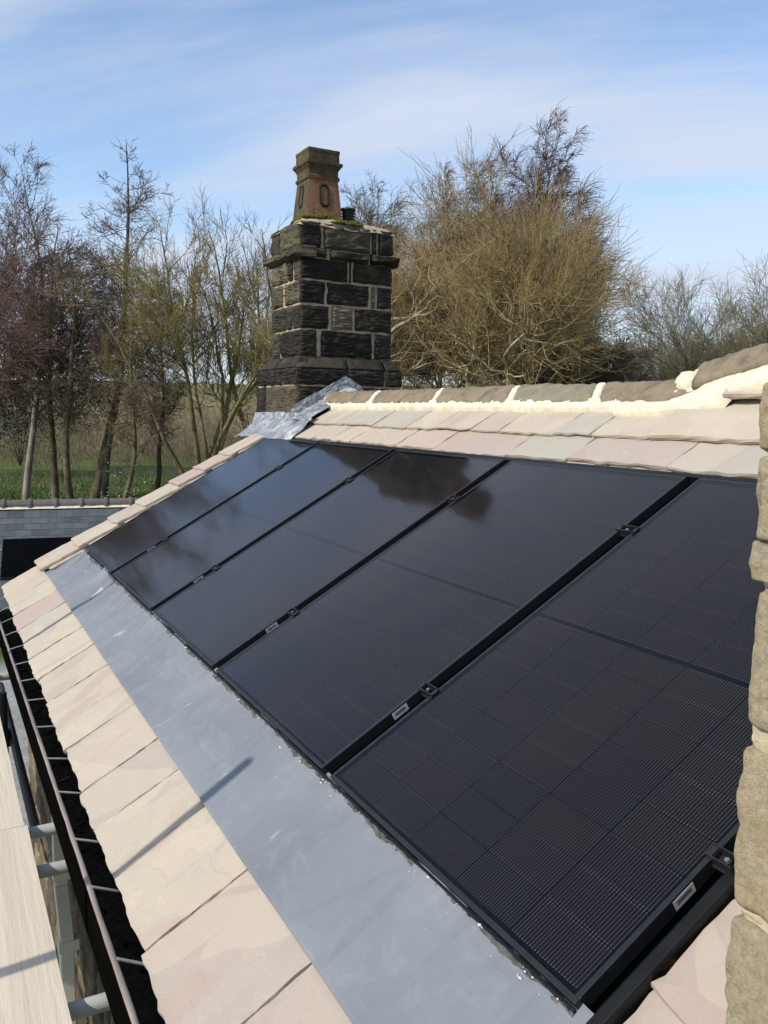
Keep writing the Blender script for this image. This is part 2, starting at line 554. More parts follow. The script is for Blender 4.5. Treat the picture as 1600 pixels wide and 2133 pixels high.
class MB:
    """collects polygons for one mesh"""

    def __init__(s):
        s.v, s.f, s.m = [], [], []

    def add(s, V, F, mi=0):
        b = len(s.v)
        s.v += [tuple(p) for p in V]
        s.f += [tuple(i + b for i in f) for f in F]
        s.m += [mi] * len(F)
        return s

    def box(s, x0, x1, y0, y1, z0, z1, mi=0):
        V = [(x, y, z) for z in (z0, z1) for y in (y0, y1) for x in (x0, x1)]
        F = [(0, 2, 3, 1), (4, 5, 7, 6), (0, 1, 5, 4), (2, 6, 7, 3), (0, 4, 6, 2), (1, 3, 7, 5)]
        return s.add(V, F, mi)

    def tube(s, pts, r, n=12, mi=0, caps=True):
        pts = [Vector(p) for p in pts]
        rr = r if isinstance(r, (list, tuple)) else [r] * len(pts)
        V, F = [], []
        for i, p in enumerate(pts):
            t = (pts[min(i + 1, len(pts) - 1)] - pts[max(i - 1, 0)]).normalized()
            a = t.cross(Vector((0.3, 0.1, 0.95)) if abs(t.z) < 0.9 else Vector((1, 0, 0))).normalized()
            b = t.cross(a)
            for k in range(n):
                w = 2 * PI * k / n
                V.append(p + a * math.cos(w) * rr[i] + b * math.sin(w) * rr[i])
        for i in range(len(pts) - 1):
            for k in range(n):
                F.append((i * n + k, i * n + (k + 1) % n, (i + 1) * n + (k + 1) % n, (i + 1) * n + k))
        if caps:
            F.append(tuple(range(n))[::-1])
            F.append(tuple((len(pts) - 1) * n + k for k in range(n)))
        return s.add(V, F, mi)

    def build(s, name, mats, parent=None, smooth=False, center=True, bevel=0.0, loc=None, **kw):
        if not isinstance(mats, (list, tuple)):
            mats = [mats]
        V = np.array(s.v, dtype=float)
        c = np.zeros(3)
        if center:
            c = (V.min(0) + V.max(0)) / 2
            V = V - c
        me = bpy.data.meshes.new(name)
        me.from_pydata([tuple(p) for p in V], [], s.f)
        for m in mats:
            me.materials.append(m)
        me.polygons.foreach_set('material_index', s.m)
        if smooth:
            me.polygons.foreach_set('use_smooth', [True] * len(s.f))
        me.update()
        return link(name, me, parent, tuple(c), bevel=bevel, **kw)


def link(name, me, parent=None, loc=(0, 0, 0), rot=(0, 0, 0), bevel=0.0, **kw):
    o = bpy.data.objects.new(name, me)
    o.location = loc
    o.rotation_euler = rot
    o.parent = parent
    COL.objects.link(o)
    if bevel:
        b = o.modifiers.new('bevel', 'BEVEL')
        b.width = bevel
        b.segments = 2
        b.limit_method = 'ANGLE'
        b.angle_limit = math.radians(40)
    return setp(o, **kw)


def nz(p, s=1.0, seed=0.0):
    return mnoise.noise(Vector((p[0] * s + seed, p[1] * s + seed * 1.7, p[2] * s - seed * 0.6)))


def fbm(p, s=1.0, seed=0.0, o=4):
    return mnoise.fractal(Vector((p[0] * s + seed, p[1] * s + seed * 1.7, p[2] * s - seed * 0.6)), 1.0, 2.0, o)


# ------------------------------------------------------------------ terrain
def terrain_h(x, y):
    dx, dy = x - 6.8, y + 1.0
    r = np.hypot(dx, dy)
    h = -3.25 + 1.15 * np.clip((r - 14) / 14, 0, 1) ** 2 * (3 - 2 * np.clip((r - 14) / 14, 0, 1))
    h = h - 0.5 * np.clip((r - 34) / 30, 0, 1)
    k = np.clip((r - 70) / 420, 0, 1)
    hill = 18.5 * k * k * (3 - 2 * k)
    az = np.arctan2(dy, dx)
    hill *= 0.92 + 0.10 * np.sin(az * 5 + 0.6) + 0.05 * np.sin(az * 13)
    hill += 0.5 * np.sin(x * 0.06) * np.cos(y * 0.05) * np.clip((r - 60) / 60, 0, 1)
    h = h + hill
    h = h + 0.12 * np.sin(x * 0.9) * np.sin(y * 0.7 + 1) * np.clip((r - 14) / 8, 0, 1)
    return h


def build_terrain():
    t = np.linspace(-1, 1, 181)
    g = np.sign(t) * (np.abs(t) ** 3.0) * 2600 + t * 60
    X, Y = np.meshgrid(g + 0.0, g + 10.0, indexing='ij')
    Z = terrain_h(X, Y)
    n = len(g)
    V = np.stack([X, Y, Z], -1).reshape(-1, 3)
    i = np.arange(n - 1)
    a = (i[:, None] * n + i[None, :]).ravel()
    F = np.stack([a, a + n, a + n + 1, a + 1], 1)
    m = newmat("meadow_and_scrub")
    k = NT(m)
    v = k.coord(rnd=False)
    gf = k.noise(v, 0.12, 5, 0.6)
    fine = k.noise(v, 2.2, 6, 0.7)
    green = k.ramp(fine, [(0.3, (0.045, 0.078, 0.016)), (0.7, (0.095, 0.15, 0.034))])
    brown = k.ramp(fine, [(0.3, (0.085, 0.065, 0.03)), (0.7, (0.19, 0.155, 0.075))])
    tcn = k.node('ShaderNodeTexCoord')
    ln = k.node('ShaderNodeVectorMath', operation='LENGTH')
    k.set(ln.inputs[0], tcn.outputs['Object'])
    dist = ln.outputs['Value']
    far = k.rng(dist, 58, 92)
    c = k.mix(k.math('MULTIPLY', k.rng(gf, 0.50, 0.62), 0.55), green, brown)
    fieldn = k.noise(v, 0.018, 3, 0.5)
    farc = k.ramp(fieldn, [(0.3, (0.12, 0.14, 0.05)), (0.48, (0.21, 0.185, 0.09)), (0.6, (0.14, 0.12, 0.065)), (0.75, (0.15, 0.17, 0.06))])
    farc = k.mix(0.4, farc, brown)
    c = k.mix(far, c, farc)
    yard = k.ramp(k.noise(v, 5, 5, 0.6), [(0.3, (0.20, 0.20, 0.195)), (0.7, (0.30, 0.30, 0.29))])
    c = k.mix(k.rng(dist, 9.5, 8.5), c, yard)
    k.surf(c, 0.95, 0, k.bump(fine, 0.5, 0.15), 0.1)
    me = mesh_np("ground", V, F, True, [m])
    link("ground", me, kind="structure", label="green and brown meadow with a grey yard by the house")


build_terrain()

# ------------------------------------------------------------------ the stone house: roof
house = empty("stone_house", (0, 0, -3.25), label="stone house with pale sandstone slate roof, sooty chimney and grey lead apron", cat="house")
HZ = 3.25   # house children are given in world coordinates through this offset


def hpart(o, dz=True):
    o.parent = house
    o.location.z += HZ
    return o


ca, sa_ = math.cos(PITCH), math.sin(PITCH)
APEX_V = 2.42

# roof deck (parent of slates) - local frame u, v, n with the panel glass at n = 0
deck = MB()
deck.box(-0.50, 6.9, -0.62, APEX_V, -0.13, -0.075)
roof = deck.build("roof", MT['gutter'], None, center=False)
roof.rotation_euler = (PITCH, 0, 0)
roof.parent = house
roof.location = (0, 0, HZ)


def ragged_slate(u0, u1, v0, v1, n0, n1, th, rag=0.006, seed=0, skew=0.0, step=0.05, chip=1.0, right_rag=1.0):
    """riven slate: n0 = height of top face at the lower edge v0, n1 at v1; ragged side and tail edges"""
    rs = random.Random(seed)
    mb = MB()
    nu = max(3, int((u1 - u0) / step))
    nv = max(3, int((v1 - v0) / step))
    top, V, F = {}, [], []
    for j in range(nv + 1):
        for i in range(nu + 1):
            a, b = i / nu, j / nv
            u = u0 + (u1 - u0) * a + skew * b
            v = v0 + (v1 - v0) * b
            if i in (0, nu):
                u += rag * 0.6 * (rs.random() - 0.5) * 2 * (right_rag if i == nu else 1)
            if j == 0:
                v += rag * (rs.random() - 0.5) * 2 + 0.003 * math.sin(a * 9 + seed)
                if (i in (0, nu)) and rs.random() < 0.5:
                    v += 0.018 * chip
            n = n0 + (n1 - n0) * b
            n += 0.0035 * nz((u, v, seed), 5, seed) + 0.002 * nz((u, v, 0), 16, seed)
            if j == 0:
                n -= 0.003 * rs.random()
            if i in (0, nu):
                n -= 0.003 * rs.random()
            top[i, j] = len(V)
            V.append((u, v, n))
    for j in range(nv):
        for i in range(nu):
            F.append((top[i, j], top[i + 1, j], top[i + 1, j + 1], top[i, j + 1]))
    ring = [(i, 0) for i in range(nu + 1)] + [(nu, j) for j in range(1, nv + 1)] + [(i, nv) for i in range(nu - 1, -1, -1)] + [(0, j) for j in range(nv - 1, 0, -1)]
    mid, bot = [], []
    for (i, j) in ring:
        p = V[top[i, j]]
        du = -0.004 if i == 0 else (0.004 if i == nu else 0)
        dv = -0.0022 if j == 0 else 0
        k = 0.3 + 0.4 * rs.random()
        mid.append(len(V))
        V.append((p[0] + du * rs.random(), p[1] + dv * rs.random() * 1.5, p[2] - th * k))
    for q, (i, j) in enumerate(ring):
        p = V[top[i, j]]
        bot.append(len(V))
        V.append((p[0] + 0.003 * (rs.random() - 0.5), p[1] + (0.006 * rs.random() if j == 0 else 0), p[2] - th))
    L = len(ring)
    for q in range(L):
        a, b = top[ring[q]], top[ring[(q + 1) % L]]
        F.append((b, a, mid[q], mid[(q + 1) % L]))
        F.append((mid[(q + 1) % L], mid[q], bot[q], bot[(q + 1) % L]))
    F.append(tuple(bot[::-1]))
    mb.add(V, F)
    return mb


def slate(seed, *a, **k):
    return ragged_slate(*a, seed=seed, **k).build("roof_slate", MT['slate'], roof, smooth=False)


# eave course, read along the photograph from the far gable to the camera
ej = [-0.56, 0.10, 0.56, 0.97, 1.335, 1.69, 2.10, 2.50, 2.87, 3.15, 3.585, 3.90, 4.225, 4.65, 5.10, 5.62]
for k in range(len(ej) - 1):
    g = 0.004
    s_ = slate(100 + k, ej[k] + g, ej[k + 1] - g, -0.672 + 0.006 * math.sin(k * 2.3), -0.10, -0.030 + 0.003 * math.sin(k * 1.7), -0.040, 0.026, rag=0.0035, step=0.03, chip=0.35)
for k, (u0, u1) in enumerate([(-0.55, 0.3), (0.31, 1.15), (1.16, 1.95), (1.96, 2.68), (2.69, 3.4), (3.41, 4.05), (4.06, 4.85), (4.86, 5.62)]):
    slate(140 + k, u0, u1, -0.645, -0.30, -0.058, -0.062, 0.02, step=0.08)
# slates at the near end beside the array
for k, (u0, u1, v0, v1, n) in enumerate([(5.63, 6.5, -0.672, -0.25, -0.036), (5.755, 6.5, -0.26, 0.20, -0.032), (5.755, 6.5, 0.12, 0.56, -0.030), (5.765, 6.5, 0.50, 0.9, -0.030), (5.76, 6.5, 0.86, 1.28, -0.03), (5.76, 6.5, 1.22, 1.66, -0.03)]):
    slate(160 + k, u0, u1, v0, v1, n, n - 0.012, 0.024, rag=0.012, step=0.04, chip=0.3)

# courses above the array
r0 = [0.43, 1.10, 1.62, 2.05, 2.64, 3.10, 3.52, 4.05, 4.42, 4.95, 5.5, 6.1, 6.6]
for k in range(len(r0) - 1):
    slate(200 + k, r0[k] + 0.004, r0[k + 1] - 0.004, 1.742 + 0.004 * math.sin(k * 3.1), 1.95, -0.022, -0.03, 0.02, step=0.06, chip=0.3)
r1 = [0.40, 0.86, 1.20, 1.52, 2.18, 2.63, 3.33, 3.79, 4.39, 5.05, 5.8, 6.5]
for k in range(len(r1) - 1):
    slate(220 + k, r1[k] + 0.004, r1[k + 1] - 0.004, 1.772 + 0.008 * math.sin(k * 2.1), 2.10, -0.002 + 0.003 * math.sin(k), -0.012, 0.020, rag=0.006, step=0.05, chip=0.4)
r2 = [0.44, 1.06, 1.55, 2.03, 2.36, 2.76, 3.04, 3.50, 3.76, 4.12]
for k in range(len(r2) - 1):
    slate(240 + k, r2[k] + 0.004, r2[k + 1] - 0.004, 1.972 + 0.005 * math.sin(k * 1.9), 2.30, 0.014 + 0.003 * math.sin(k * 2), 0.004, 0.018, rag=0.005, step=0.05, chip=0.3)
slate(251, 4.13, 5.15, 1.972, 2.34, 0.024, 0.060, 0.026, rag=0.007, step=0.05, chip=0.4)
slate(252, 5.16, 6.3, 1.972, 2.34, 0.024, 0.060, 0.026, rag=0.007, step=0.05, chip=0.4)
slate(253, 4.38, 5.3, 2.185, 2.48, 0.105, 0.165, 0.026, rag=0.008, step=0.05, chip=0.4)

# verge slates down the far gable, lapped up the slope
vs = [-0.345, -0.02, 0.315, 0.575, 0.905, 1.15, 1.40, 1.70]
inner = [-0.075, -0.07, -0.06, -0.07, -0.09, -0.07, -0.06]
outer = [-0.50, -0.48, -0.46, -0.46, -0.44, -0.43, -0.41]
for k in range(7):
    slate(300 + k, outer[k] + 0.01, inner[k], vs[k] - 0.012, vs[k + 1] + 0.075, 0.026, 0.000, 0.024, rag=0.005, step=0.04, chip=0.5)
    slate(320 + k, outer[k] + 0.05, -0.02 - 0.02 * (k % 2), vs[k] + 0.05, vs[k + 1] + 0.06, 0.000, -0.024, 0.02, rag=0.008, step=0.06)

# rear slope, with its own rows of slates joined in one sheet (never seen from the front)
rear = MB()
yA, zA = APEX_V * ca + 0.075 * sa_, APEX_V * sa_ - 0.075 * ca
rear.add([(-0.5, yA, zA), (6.9, yA, zA), (6.9, yA * 2 + 0.6, -0.35), (-0.5, yA * 2 + 0.6, -0.35), (-0.5, yA, zA - 0.05), (6.9, yA, zA - 0.05), (6.9, yA * 2 + 0.6, -0.40), (-0.5, yA * 2 + 0.6, -0.40)],
         [(0, 1, 2, 3), (7, 6, 5, 4), (0, 3, 7, 4), (1, 5, 6, 2), (3, 2, 6, 7), (0, 4, 5, 1)])
hpart(rear.build("rear_roof", MT['slate'], None))

# lead apron below the array
def lead_apron():
    nu, nv = 760, 34
    u0, u1, v0, v1 = -0.31, 5.74, -0.336, 0.012
    V, F = [], []
    for i in range(nu + 1):
        u = u0 + (u1 - u0) * i / nu
        edge = 0.010 * fbm((u * 9, 0, 0), 1, 3) + 0.012 * max(0, nz((u * 3.3, 4, 0), 1, 8))
        for j in range(nv + 1):
            b = j / nv
            v = v0 + 0.002 * nz((u * 4, 0, 0), 1, 2) + (v1 - v0) * b
            up = max(0.0, (b - 0.62) / 0.38)
            wr = fbm((u * 5.5 + v * 4.5, v * 1.1, 0.0), 1.0, 1.5, 3)
            wf = fbm((u * 22 + v * 14, v * 3.0, 2.0), 1.0, 5.5, 3)
            n = -0.025 - 0.004 * b
            amp = 0.0034 + 0.0075 * b ** 2
            farw = max(0.45, min(1.9, (4.6 - u) / 1.6))
            n += amp * (wr * 1.1 + 0.55 * wf) * farw
            n += up ** 1.5 * (0.010 + 0.010 * fbm((u * 5, 3, 0), 1, 7)) + up * 0.0045 * fbm((u * 30, v * 20, 0), 1, 9)
            for uc in (0.98, 2.66, 5.02):
                n += 0.00175 * (1 + math.tanh((u - uc - 0.16 * (b - 0.5) - 0.004 * nz((v * 30, uc, 0), 1)) / 0.007)) - 0.0035 * (u - u0) / (u1 - u0)
            V.append((u, v + edge * b * b, n))
    n_ = nv + 1
    for i in range(nu):
        for j in range(nv):
            a = i * n_ + j
            F.append((a, a + n_, a + n_ + 1, a + 1))
    b = len(V)
    for i in range(nu + 1):
        p = V[i * n_]
        V.append((p[0], p[1] + 0.001, p[2] - 0.004))
    for i in range(nu):
        F.append((i * n_, b + i, b + i + 1, (i + 1) * n_))
    m = MB()
    m.add(V, F)
    return m.build("lead_apron", MT['lead'], roof, smooth=True, center=False)


lead_apron()
scr = MB()
rs = random.Random(4)


# ridge: mortar bed, ridge stones
def rough_strip(name, pts_fn, nu, nv, mat, parent, smooth=True, **kw):
    V, F = [], []
    for i in range(nu + 1):
        for j in range(nv + 1):
            V.append(pts_fn(i / nu, j / nv))
    for i in range(nu):
        for j in range(nv):
            a = i * (nv + 1) + j
            F.append((a, a + nv + 1, a + nv + 2, a + 1))
    m = MB()
    m.add(V, F)
    return m.build(name, mat, parent, smooth=smooth, **kw)


def bedfn(a, b):
    u = 0.30 + 3.95 * a
    rise = max(0, (u - 3.85) / 0.4)
    lo = 2.188 + 0.003 * fbm((u * 20, 0, 0), 1, 4) + 0.006 * nz((u * 3, 0, 0), 1, 1)
    hi = 2.245 + 0.008 * fbm((u * 24, 0, 0), 1, 9)
    v = lo + (hi - lo) * b + 0.0
    n = 0.012 + 0.022 * min(1, b * 6) + 0.022 * b + 0.003 * fbm((u * 30, v * 30, 0), 1, 2)
    if b == 0:
        n = 0.004
    v += rise * 0.10 * (b ** 0.5)
    n += rise * 0.02
    return (u, v, n)


rough_strip("mortar_bed", bedfn, 260, 10, MT['mortar'], roof)


def ridge_stone(u0, u1, mat, seed, skew=0.12, lo=2.222, z_rise=0.0, raise_n=0.0):
    """saddle-shaped stone laid over the apex: front lip, rounded crown, rear side"""
    prof = [(lo + 0.006, 0.020), (lo, 0.046), (lo + 0.02, 0.060), (lo + 0.07, 0.068), (lo + 0.13, 0.074), (lo + 0.175, 0.066)]
    # (v, n) on the front; mirrored behind through the apex plane
    nu = 40
    V, F = [], []
    for i in range(nu + 1):
        a = i / nu
        row = []
        for (v, n) in prof:
            k = (v - lo) / 0.175
            u = u0 + (u1 - u0) * a - skew * k * 0.9
            row.append((u, v, n + raise_n))
        # world positions -> go on to the back side
        back = []
        for (u, v, n) in row[::-1][1:]:
            y, z = v * ca - n * sa_, v * sa_ + n * ca
            ay = (lo + 0.195) * ca - 0.06 * sa_
            y2 = 2 * ay - y
            back.append((u, y2 * ca + z * sa_, -y2 * sa_ + z * ca))
        for p in row + back:
            d = 0.007 * fbm(p, 24, seed) + 0.006 * fbm(p, 6, seed + 3)
            e = 0.010 if i in (0, nu) else 0
            V.append((p[0] + (0.012 * nz(p, 12, seed) if i in (0, nu) else 0), p[1] + d * 0.4, p[2] + d - e + z_rise * a))
    m_ = 2 * len(prof) - 1
    for i in range(nu):
        for j in range(m_ - 1):
            a = i * m_ + j
            F.append((a, a + m_, a + m_ + 1, a + 1))
    F.append(tuple(range(m_)))
    F.append(tuple(nu * m_ + k for k in range(m_))[::-1])
    mb = MB()
    mb.add(V, F)
    return mb.build("ridge_stone", mat, roof, smooth=True)


rj = [0.20, 1.10, 2.02, 2.85, 3.56, 4.22]
for k in range(5):
    ridge_stone(rj[k] + 0.035, rj[k + 1] - 0.03, MT['ridgegrey'] if k == 3 else MT['ridge'], 10 + k)


def mortar_joint(u, seed, w=0.05):
    def fn(a, b):
        lo = 2.224
        prof = [(lo - 0.012, 0.034), (lo + 0.0, 0.052), (lo + 0.02, 0.066), (lo + 0.07, 0.074), (lo + 0.13, 0.080), (lo + 0.18, 0.072)]
        i = min(int(b * 5), 4)
        t = b * 5 - i
        v = prof[i][0] * (1 - t) + prof[i + 1][0] * t
        n = prof[i][1] * (1 - t) + prof[i + 1][1] * t
        k = (v - lo) / 0.175
        uu = u + w * (a - 0.5) * (1 + 0.25 * nz((b * 6, seed, 0), 1)) - 0.12 * k * 0.9
        if a in (0, 1):
            n -= 0.02
        return (uu, v, n + 0.003 * fbm((uu * 30, v * 30, seed), 1) - 0.011)
    rough_strip("mortar_joint", fn, 6, 20, MT['mortar'], roof)


for k, u in enumerate([0.215, 1.10, 2.02, 2.85, 3.56]):
    mortar_joint(u, k, 0.065 if k else 0.10)

# where the ridge climbs on to the taller part: mortar lump, a sloping fillet and a rising ridge stone
def lumpfn(a, b):
    # closed lump as a deformed half sphere
    th = a * 2 * PI
    ph = b * PI / 2
    r = 1 + 0.20 * fbm((math.cos(th) * 1.4, math.sin(th) * 1.4, ph), 1.3, 6)
    c = (4.10, 2.37, 0.055)
    return (c[0] + 0.12 * r * math.cos(ph) * math.cos(th), c[1] + 0.075 * r * math.cos(ph) * math.sin(th), c[2] + 0.06 * r * math.sin(ph))


rough_strip("mortar_lump", lumpfn, 40, 14, MT['mortar'], roof)


FT = [(3.70, 2.205, 0.046), (4.05, 2.215, 0.055), (4.176, 2.270, 0.080), (4.254, 2.347, 0.120), (4.407, 2.320, 0.140), (4.60, 2.300, 0.180), (5.3, 2.36, 0.33)]
FB = [(3.75, 2.150, 0.010), (4.086, 2.159, 0.030), (4.278, 2.161, 0.045), (4.385, 2.176, 0.075), (4.42, 2.19, 0.105), (4.62, 2.206, 0.140), (5.3, 2.25, 0.28)]


def fillfn(a, b):
    k = min(int(a * 6), 5)
    t = a * 6 - k
    p = [FT[k][q] * (1 - t) + FT[k + 1][q] * t for q in range(3)]
    w = [FB[k][q] * (1 - t) + FB[k + 1][q] * t for q in range(3)]
    c = [w[q] * (1 - b) + p[q] * b for q in range(3)]
    e = 1 if b in (0, 1) else 0
    f = fbm((c[0] * 22, c[1] * 22, 0), 1, 5)
    return (c[0], c[1] + 0.010 * f * e, c[2] + 0.016 * math.sin(b * PI) + 0.005 * f - 0.03 * e)


rough_strip("mortar_fillet", fillfn, 80, 16, MT['mortar'], roof)
ridge_stone(4.14, 5.3, MT['ridge'], 31, skew=0.10, lo=2.285, z_rise=0.25, raise_n=0.045)

# ------------------------------------------------------------------ chimney
chim = MB()
chim.box(-0.595, 0.038, 1.785, 2.635, 1.40, 2.66)
chim.box(-0.83, 0.105, 1.72, 2.735, -1.0, 1.45)
chimney = hpart(chim.build("chimney", MT['oldmortar'], None, center=False))


def rough_stone(axis, a0, a1, z0, z1, face, depth, mat, seed, ridges=True, jut=0.012, name="stone", slope=0.0):
    """rock-faced stone: axis 'y' faces +X and spans y a0..a1; axis 'x' faces -Y and spans x a0..a1"""
    na = max(4, int(abs(a1 - a0) / 0.022))
    nzv = 34
    rs = random.Random(seed)
    V, F = [], []
    nrid = max(4, int((z1 - z0) / 0.026))
    for i in range(na + 1):
        for j in range(nzv + 1):
            a = a0 + (a1 - a0) * i / na
            z = z0 + (z1 - z0) * j / nzv
            ed = min(i, na - i) / na * abs(a1 - a0)
            ez = min(j, nzv - j) / nzv * (z1 - z0)
            pil = min(1, ed / 0.022) * min(1, ez / 0.022)
            h = jut * pil
            if ridges:
                wob = 1.1 * fbm((a * 7, z * 9, seed), 1, seed)
                sw_ = math.sin(2 * PI * (nrid * (j / nzv) + wob))
                h += pil * 0.0085 * sw_ * max(0.0, 0.45 + 1.1 * nz((a * 13, z * 13, 0), 1, seed))
            h += pil * (0.014 * fbm((a * 12, z * 22, seed), 1, seed + 2) + 0.008 * fbm((a * 38, z * 50, seed), 1, seed + 6))
            if slope:
                h += slope * (1 - j / nzv)
            zz_ = z + (0.010 * fbm((a * 10, j * 0.2, 0), 1, seed) if j in (0, nzv) else 0.003 * nz((a * 9, j, 0), 1, seed))
            if i in (0, na) and abs(a1 - a0) > 0.06:
                a += 0.010 * fbm((z * 14, i, 3), 1, seed + 5)
            V.append((face + h, a, zz_) if axis == 'y' else (a, face - h, zz_))
    for i in range(na):
        for j in range(nzv):
            q = i * (nzv + 1) + j
            f = (q, q + nzv + 1, q + nzv + 2, q + 1)
            F.append(f)
    # back box edge
    ring = [i * (nzv + 1) for i in range(na + 1)] + [na * (nzv + 1) + j for j in range(1, nzv + 1)] + [i * (nzv + 1) + nzv for i in range(na - 1, -1, -1)] + [j for j in range(nzv - 1, 0, -1)]
    b = len(V)
    for q in ring:
        p = V[q]
        V.append((face - depth, p[1], p[2]) if axis == 'y' else (p[0], face + depth, p[2]))
    L = len(ring)
    for k in range(L):
        F.append((ring[k], b + k, b + (k + 1) % L, ring[(k + 1) % L]))
    mb = MB()
    mb.add(V, F)
    return mb.build(name, mat, chimney, smooth=True)


def fy(p):   # zoom column on the +X face -> y
    return 1.770 + (p - 420) / 630.0 * 0.885


def fx(p):   # zoom column on the -Y face -> x
    return 0.050 - (415 - p) / 190.0 * 0.655


sid = 0
S, T_, O_ = MT['soot'], MT['soottan'], MT['sootolive']
courses = [
    (2.205, 2.372, [(424, 740, S), (752, 764, S), (782, 1050, S)], [(375, 413, O_), (337, 363, S), (225, 328, O_)]),
    (2.005, 2.185, [(424, 584, S), (606, 886, S), (908, 930, T_), (952, 1050, S)], [(314, 413, O_), (225, 296, O_)]),
    (1.795, 1.985, [(424, 612, S), (634, 774, T_), (796, 1050, S)], [(370, 413, S), (326, 362, S), (225, 318, O_)]),
    (1.560, 1.775, [(424, 536, S), (566, 914, S), (938, 1050, S)], [(287, 413, S), (225, 276, O_)]),
]
for z0, z1, ry, rx in courses:
    for a, b, mt in ry:
        sid += 1
        rough_stone('y', fy(a), fy(b), z0, z1, 0.046, 0.03, mt, sid)
    for a, b, mt in rx:
        sid += 1
        rough_stone('x', fx(b), fx(a), z0, z1, 1.775, 0.03, mt, sid)
# the cap course, smoother and olive
for a, b, mt in [(424, 556, S), (578, 890, O_), (906, 934, S), (954, 1050, S)]:
    sid += 1
    rough_stone('y', fy(a), fy(b), 2.468, 2.672, 0.052, 0.04, mt, sid, ridges=False)
for a, b, mt in [(287, 413, O_), (225, 278, O_)]:
    sid += 1
    rough_stone('x', fx(b), fx(a), 2.468, 2.672, 1.768, 0.04, mt, sid, ridges=False)


def ledge_ring():
    # projecting band: broken, uneven stones along the four sides
    segs = [('y', 1.705, 2.02, O_, 0.052), ('y', 2.05, 2.42, O_, 0.060), ('y', 2.44, 2.715, S, 0.064),
            ('x', -0.69, -0.30, O_, 0.07), ('x', -0.29, 0.115, O_, 0.07)]
    for k, (ax, a0, a1, mt, jut) in enumerate(segs):
        rough_stone(ax, a0, a1, 2.375 + (0.012 if k == 0 else 0), 2.462, 0.046 if ax == 'y' else 1.775, 0.12, mt, 60 + k, ridges=False, jut=jut, name="ledge_stone")


ledge_ring()


def block(name, pts8, mat, seed, n=10, amp=0.008):
    """hexahedron from 8 corners (bottom 4 ccw, top 4 ccw) with noisy, rounded faces"""
    C8 = [Vector(p) for p in pts8]
    V, F, idx = [], [], {}

    def P(a, b, c):
        k = (round(a * n), round(b * n), round(c * n))
        if k in idx:
            return idx[k]
        p = (C8[0] * (1 - a) * (1 - b) + C8[1] * a * (1 - b) + C8[2] * a * b + C8[3] * (1 - a) * b) * (1 - c) + \
            (C8[4] * (1 - a) * (1 - b) + C8[5] * a * (1 - b) + C8[6] * a * b + C8[7] * (1 - a) * b) * c
        ctr = sum(C8, Vector()) / 8
        e = sorted([min(a, 1 - a), min(b, 1 - b), min(c, 1 - c)])
        d = (p - ctr).normalized()
        p = p + d * (amp * fbm(p, 12, seed) + amp * 0.7 * fbm(p, 35, seed)) - d * (amp * 1.2 if e[1] < 0.02 else 0)
        idx[k] = len(V)
        V.append(p)
        return idx[k]
    for i in range(n):
        for j in range(n):
            a0, a1, b0, b1 = i / n, (i + 1) / n, j / n, (j + 1) / n
            F.append((P(a0, b0, 0), P(a0, b1, 0), P(a1, b1, 0), P(a1, b0, 0)))
            F.append((P(a0, b0, 1), P(a1, b0, 1), P(a1, b1, 1), P(a0, b1, 1)))
            F.append((P(a0, 0, b0), P(a1, 0, b0), P(a1, 0, b1), P(a0, 0, b1)))
            F.append((P(a0, 1, b0), P(a0, 1, b1), P(a1, 1, b1), P(a1, 1, b0)))
            F.append((P(0, a0, b0), P(0, a0, b1), P(0, a1, b1), P(0, a1, b0)))
            F.append((P(1, a0, b0), P(1, a1, b0), P(1, a1, b1), P(1, a0, b1)))
    mb = MB()
    mb.add(V, F)
    return mb.build(name, mat, chimney, smooth=True)


# plinth: weathered (sloping) top over a rock-faced riser
def plinth_stone(axis, a0, a1, mt, seed, lcut=0.0, rcut=0.0):
    f0, f1 = (0.122, 0.052) if axis == 'y' else (1.700, 1.772)
    if axis == 'y':
        block("plinth_stone", [(-0.02, a0, 1.455), (f0, a0, 1.455), (f0, a1, 1.455), (-0.02, a1, 1.455),
                               (-0.02, a0 + lcut, 1.557), (f1, a0 + lcut, 1.557), (f1, a1 - rcut, 1.557), (-0.02, a1 - rcut, 1.557)], mt, seed, 8, 0.004)
        rough_stone('y', a0, a1, 1.315, 1.452, 0.112, 0.05, S, seed + 40)
    else:
        block("plinth_stone", [(a0, f0, 1.455), (a1, f0, 1.455), (a1, 1.84, 1.455), (a0, 1.84, 1.455),
                               (a0 + lcut, f1, 1.557), (a1 - rcut, f1, 1.557), (a1 - rcut, 1.84, 1.557), (a0 + lcut, 1.84, 1.557)], mt, seed, 8, 0.004)
        rough_stone('x', a0, a1, 1.315, 1.452, 1.712, 0.05, S, seed + 40)


plinth_stone('y', 1.705, 2.195, O_, 80, lcut=0.07)
plinth_stone('y', 2.21, 2.56, S, 81)
plinth_stone('y', 2.575, 2.745, S, 82, rcut=0.09)
plinth_stone('x', -0.83, -0.36, S, 83, lcut=0.20)
plinth_stone('x', -0.34, -0.20, S, 84)
plinth_stone('x', -0.18, 0.118, S, 85, rcut=0.06)
for k, (a0, a1, z0, z1, mt) in enumerate([(-0.83, -0.62, 1.05, 1.30, S), (-0.59, 0.11, 1.05, 1.30, T_), (-0.83, -0.3, 0.8, 1.03, S), (-0.28, 0.11, 0.8, 1.03, S)]):
    rough_stone('x', a0, a1, z0, z1, 1.712, 0.05, mt, 130 + k)
for k, (a0, a1, z0, z1, mt) in enumerate([(1.72, 2.10, 1.10, 1.30, S), (2.12, 2.735, 1.10, 1.30, S), (1.72, 2.3, 0.86, 1.08, S)]):
    rough_stone('y', a0, a1, z0, z1, 0.108, 0.05, mt, 140 + k)


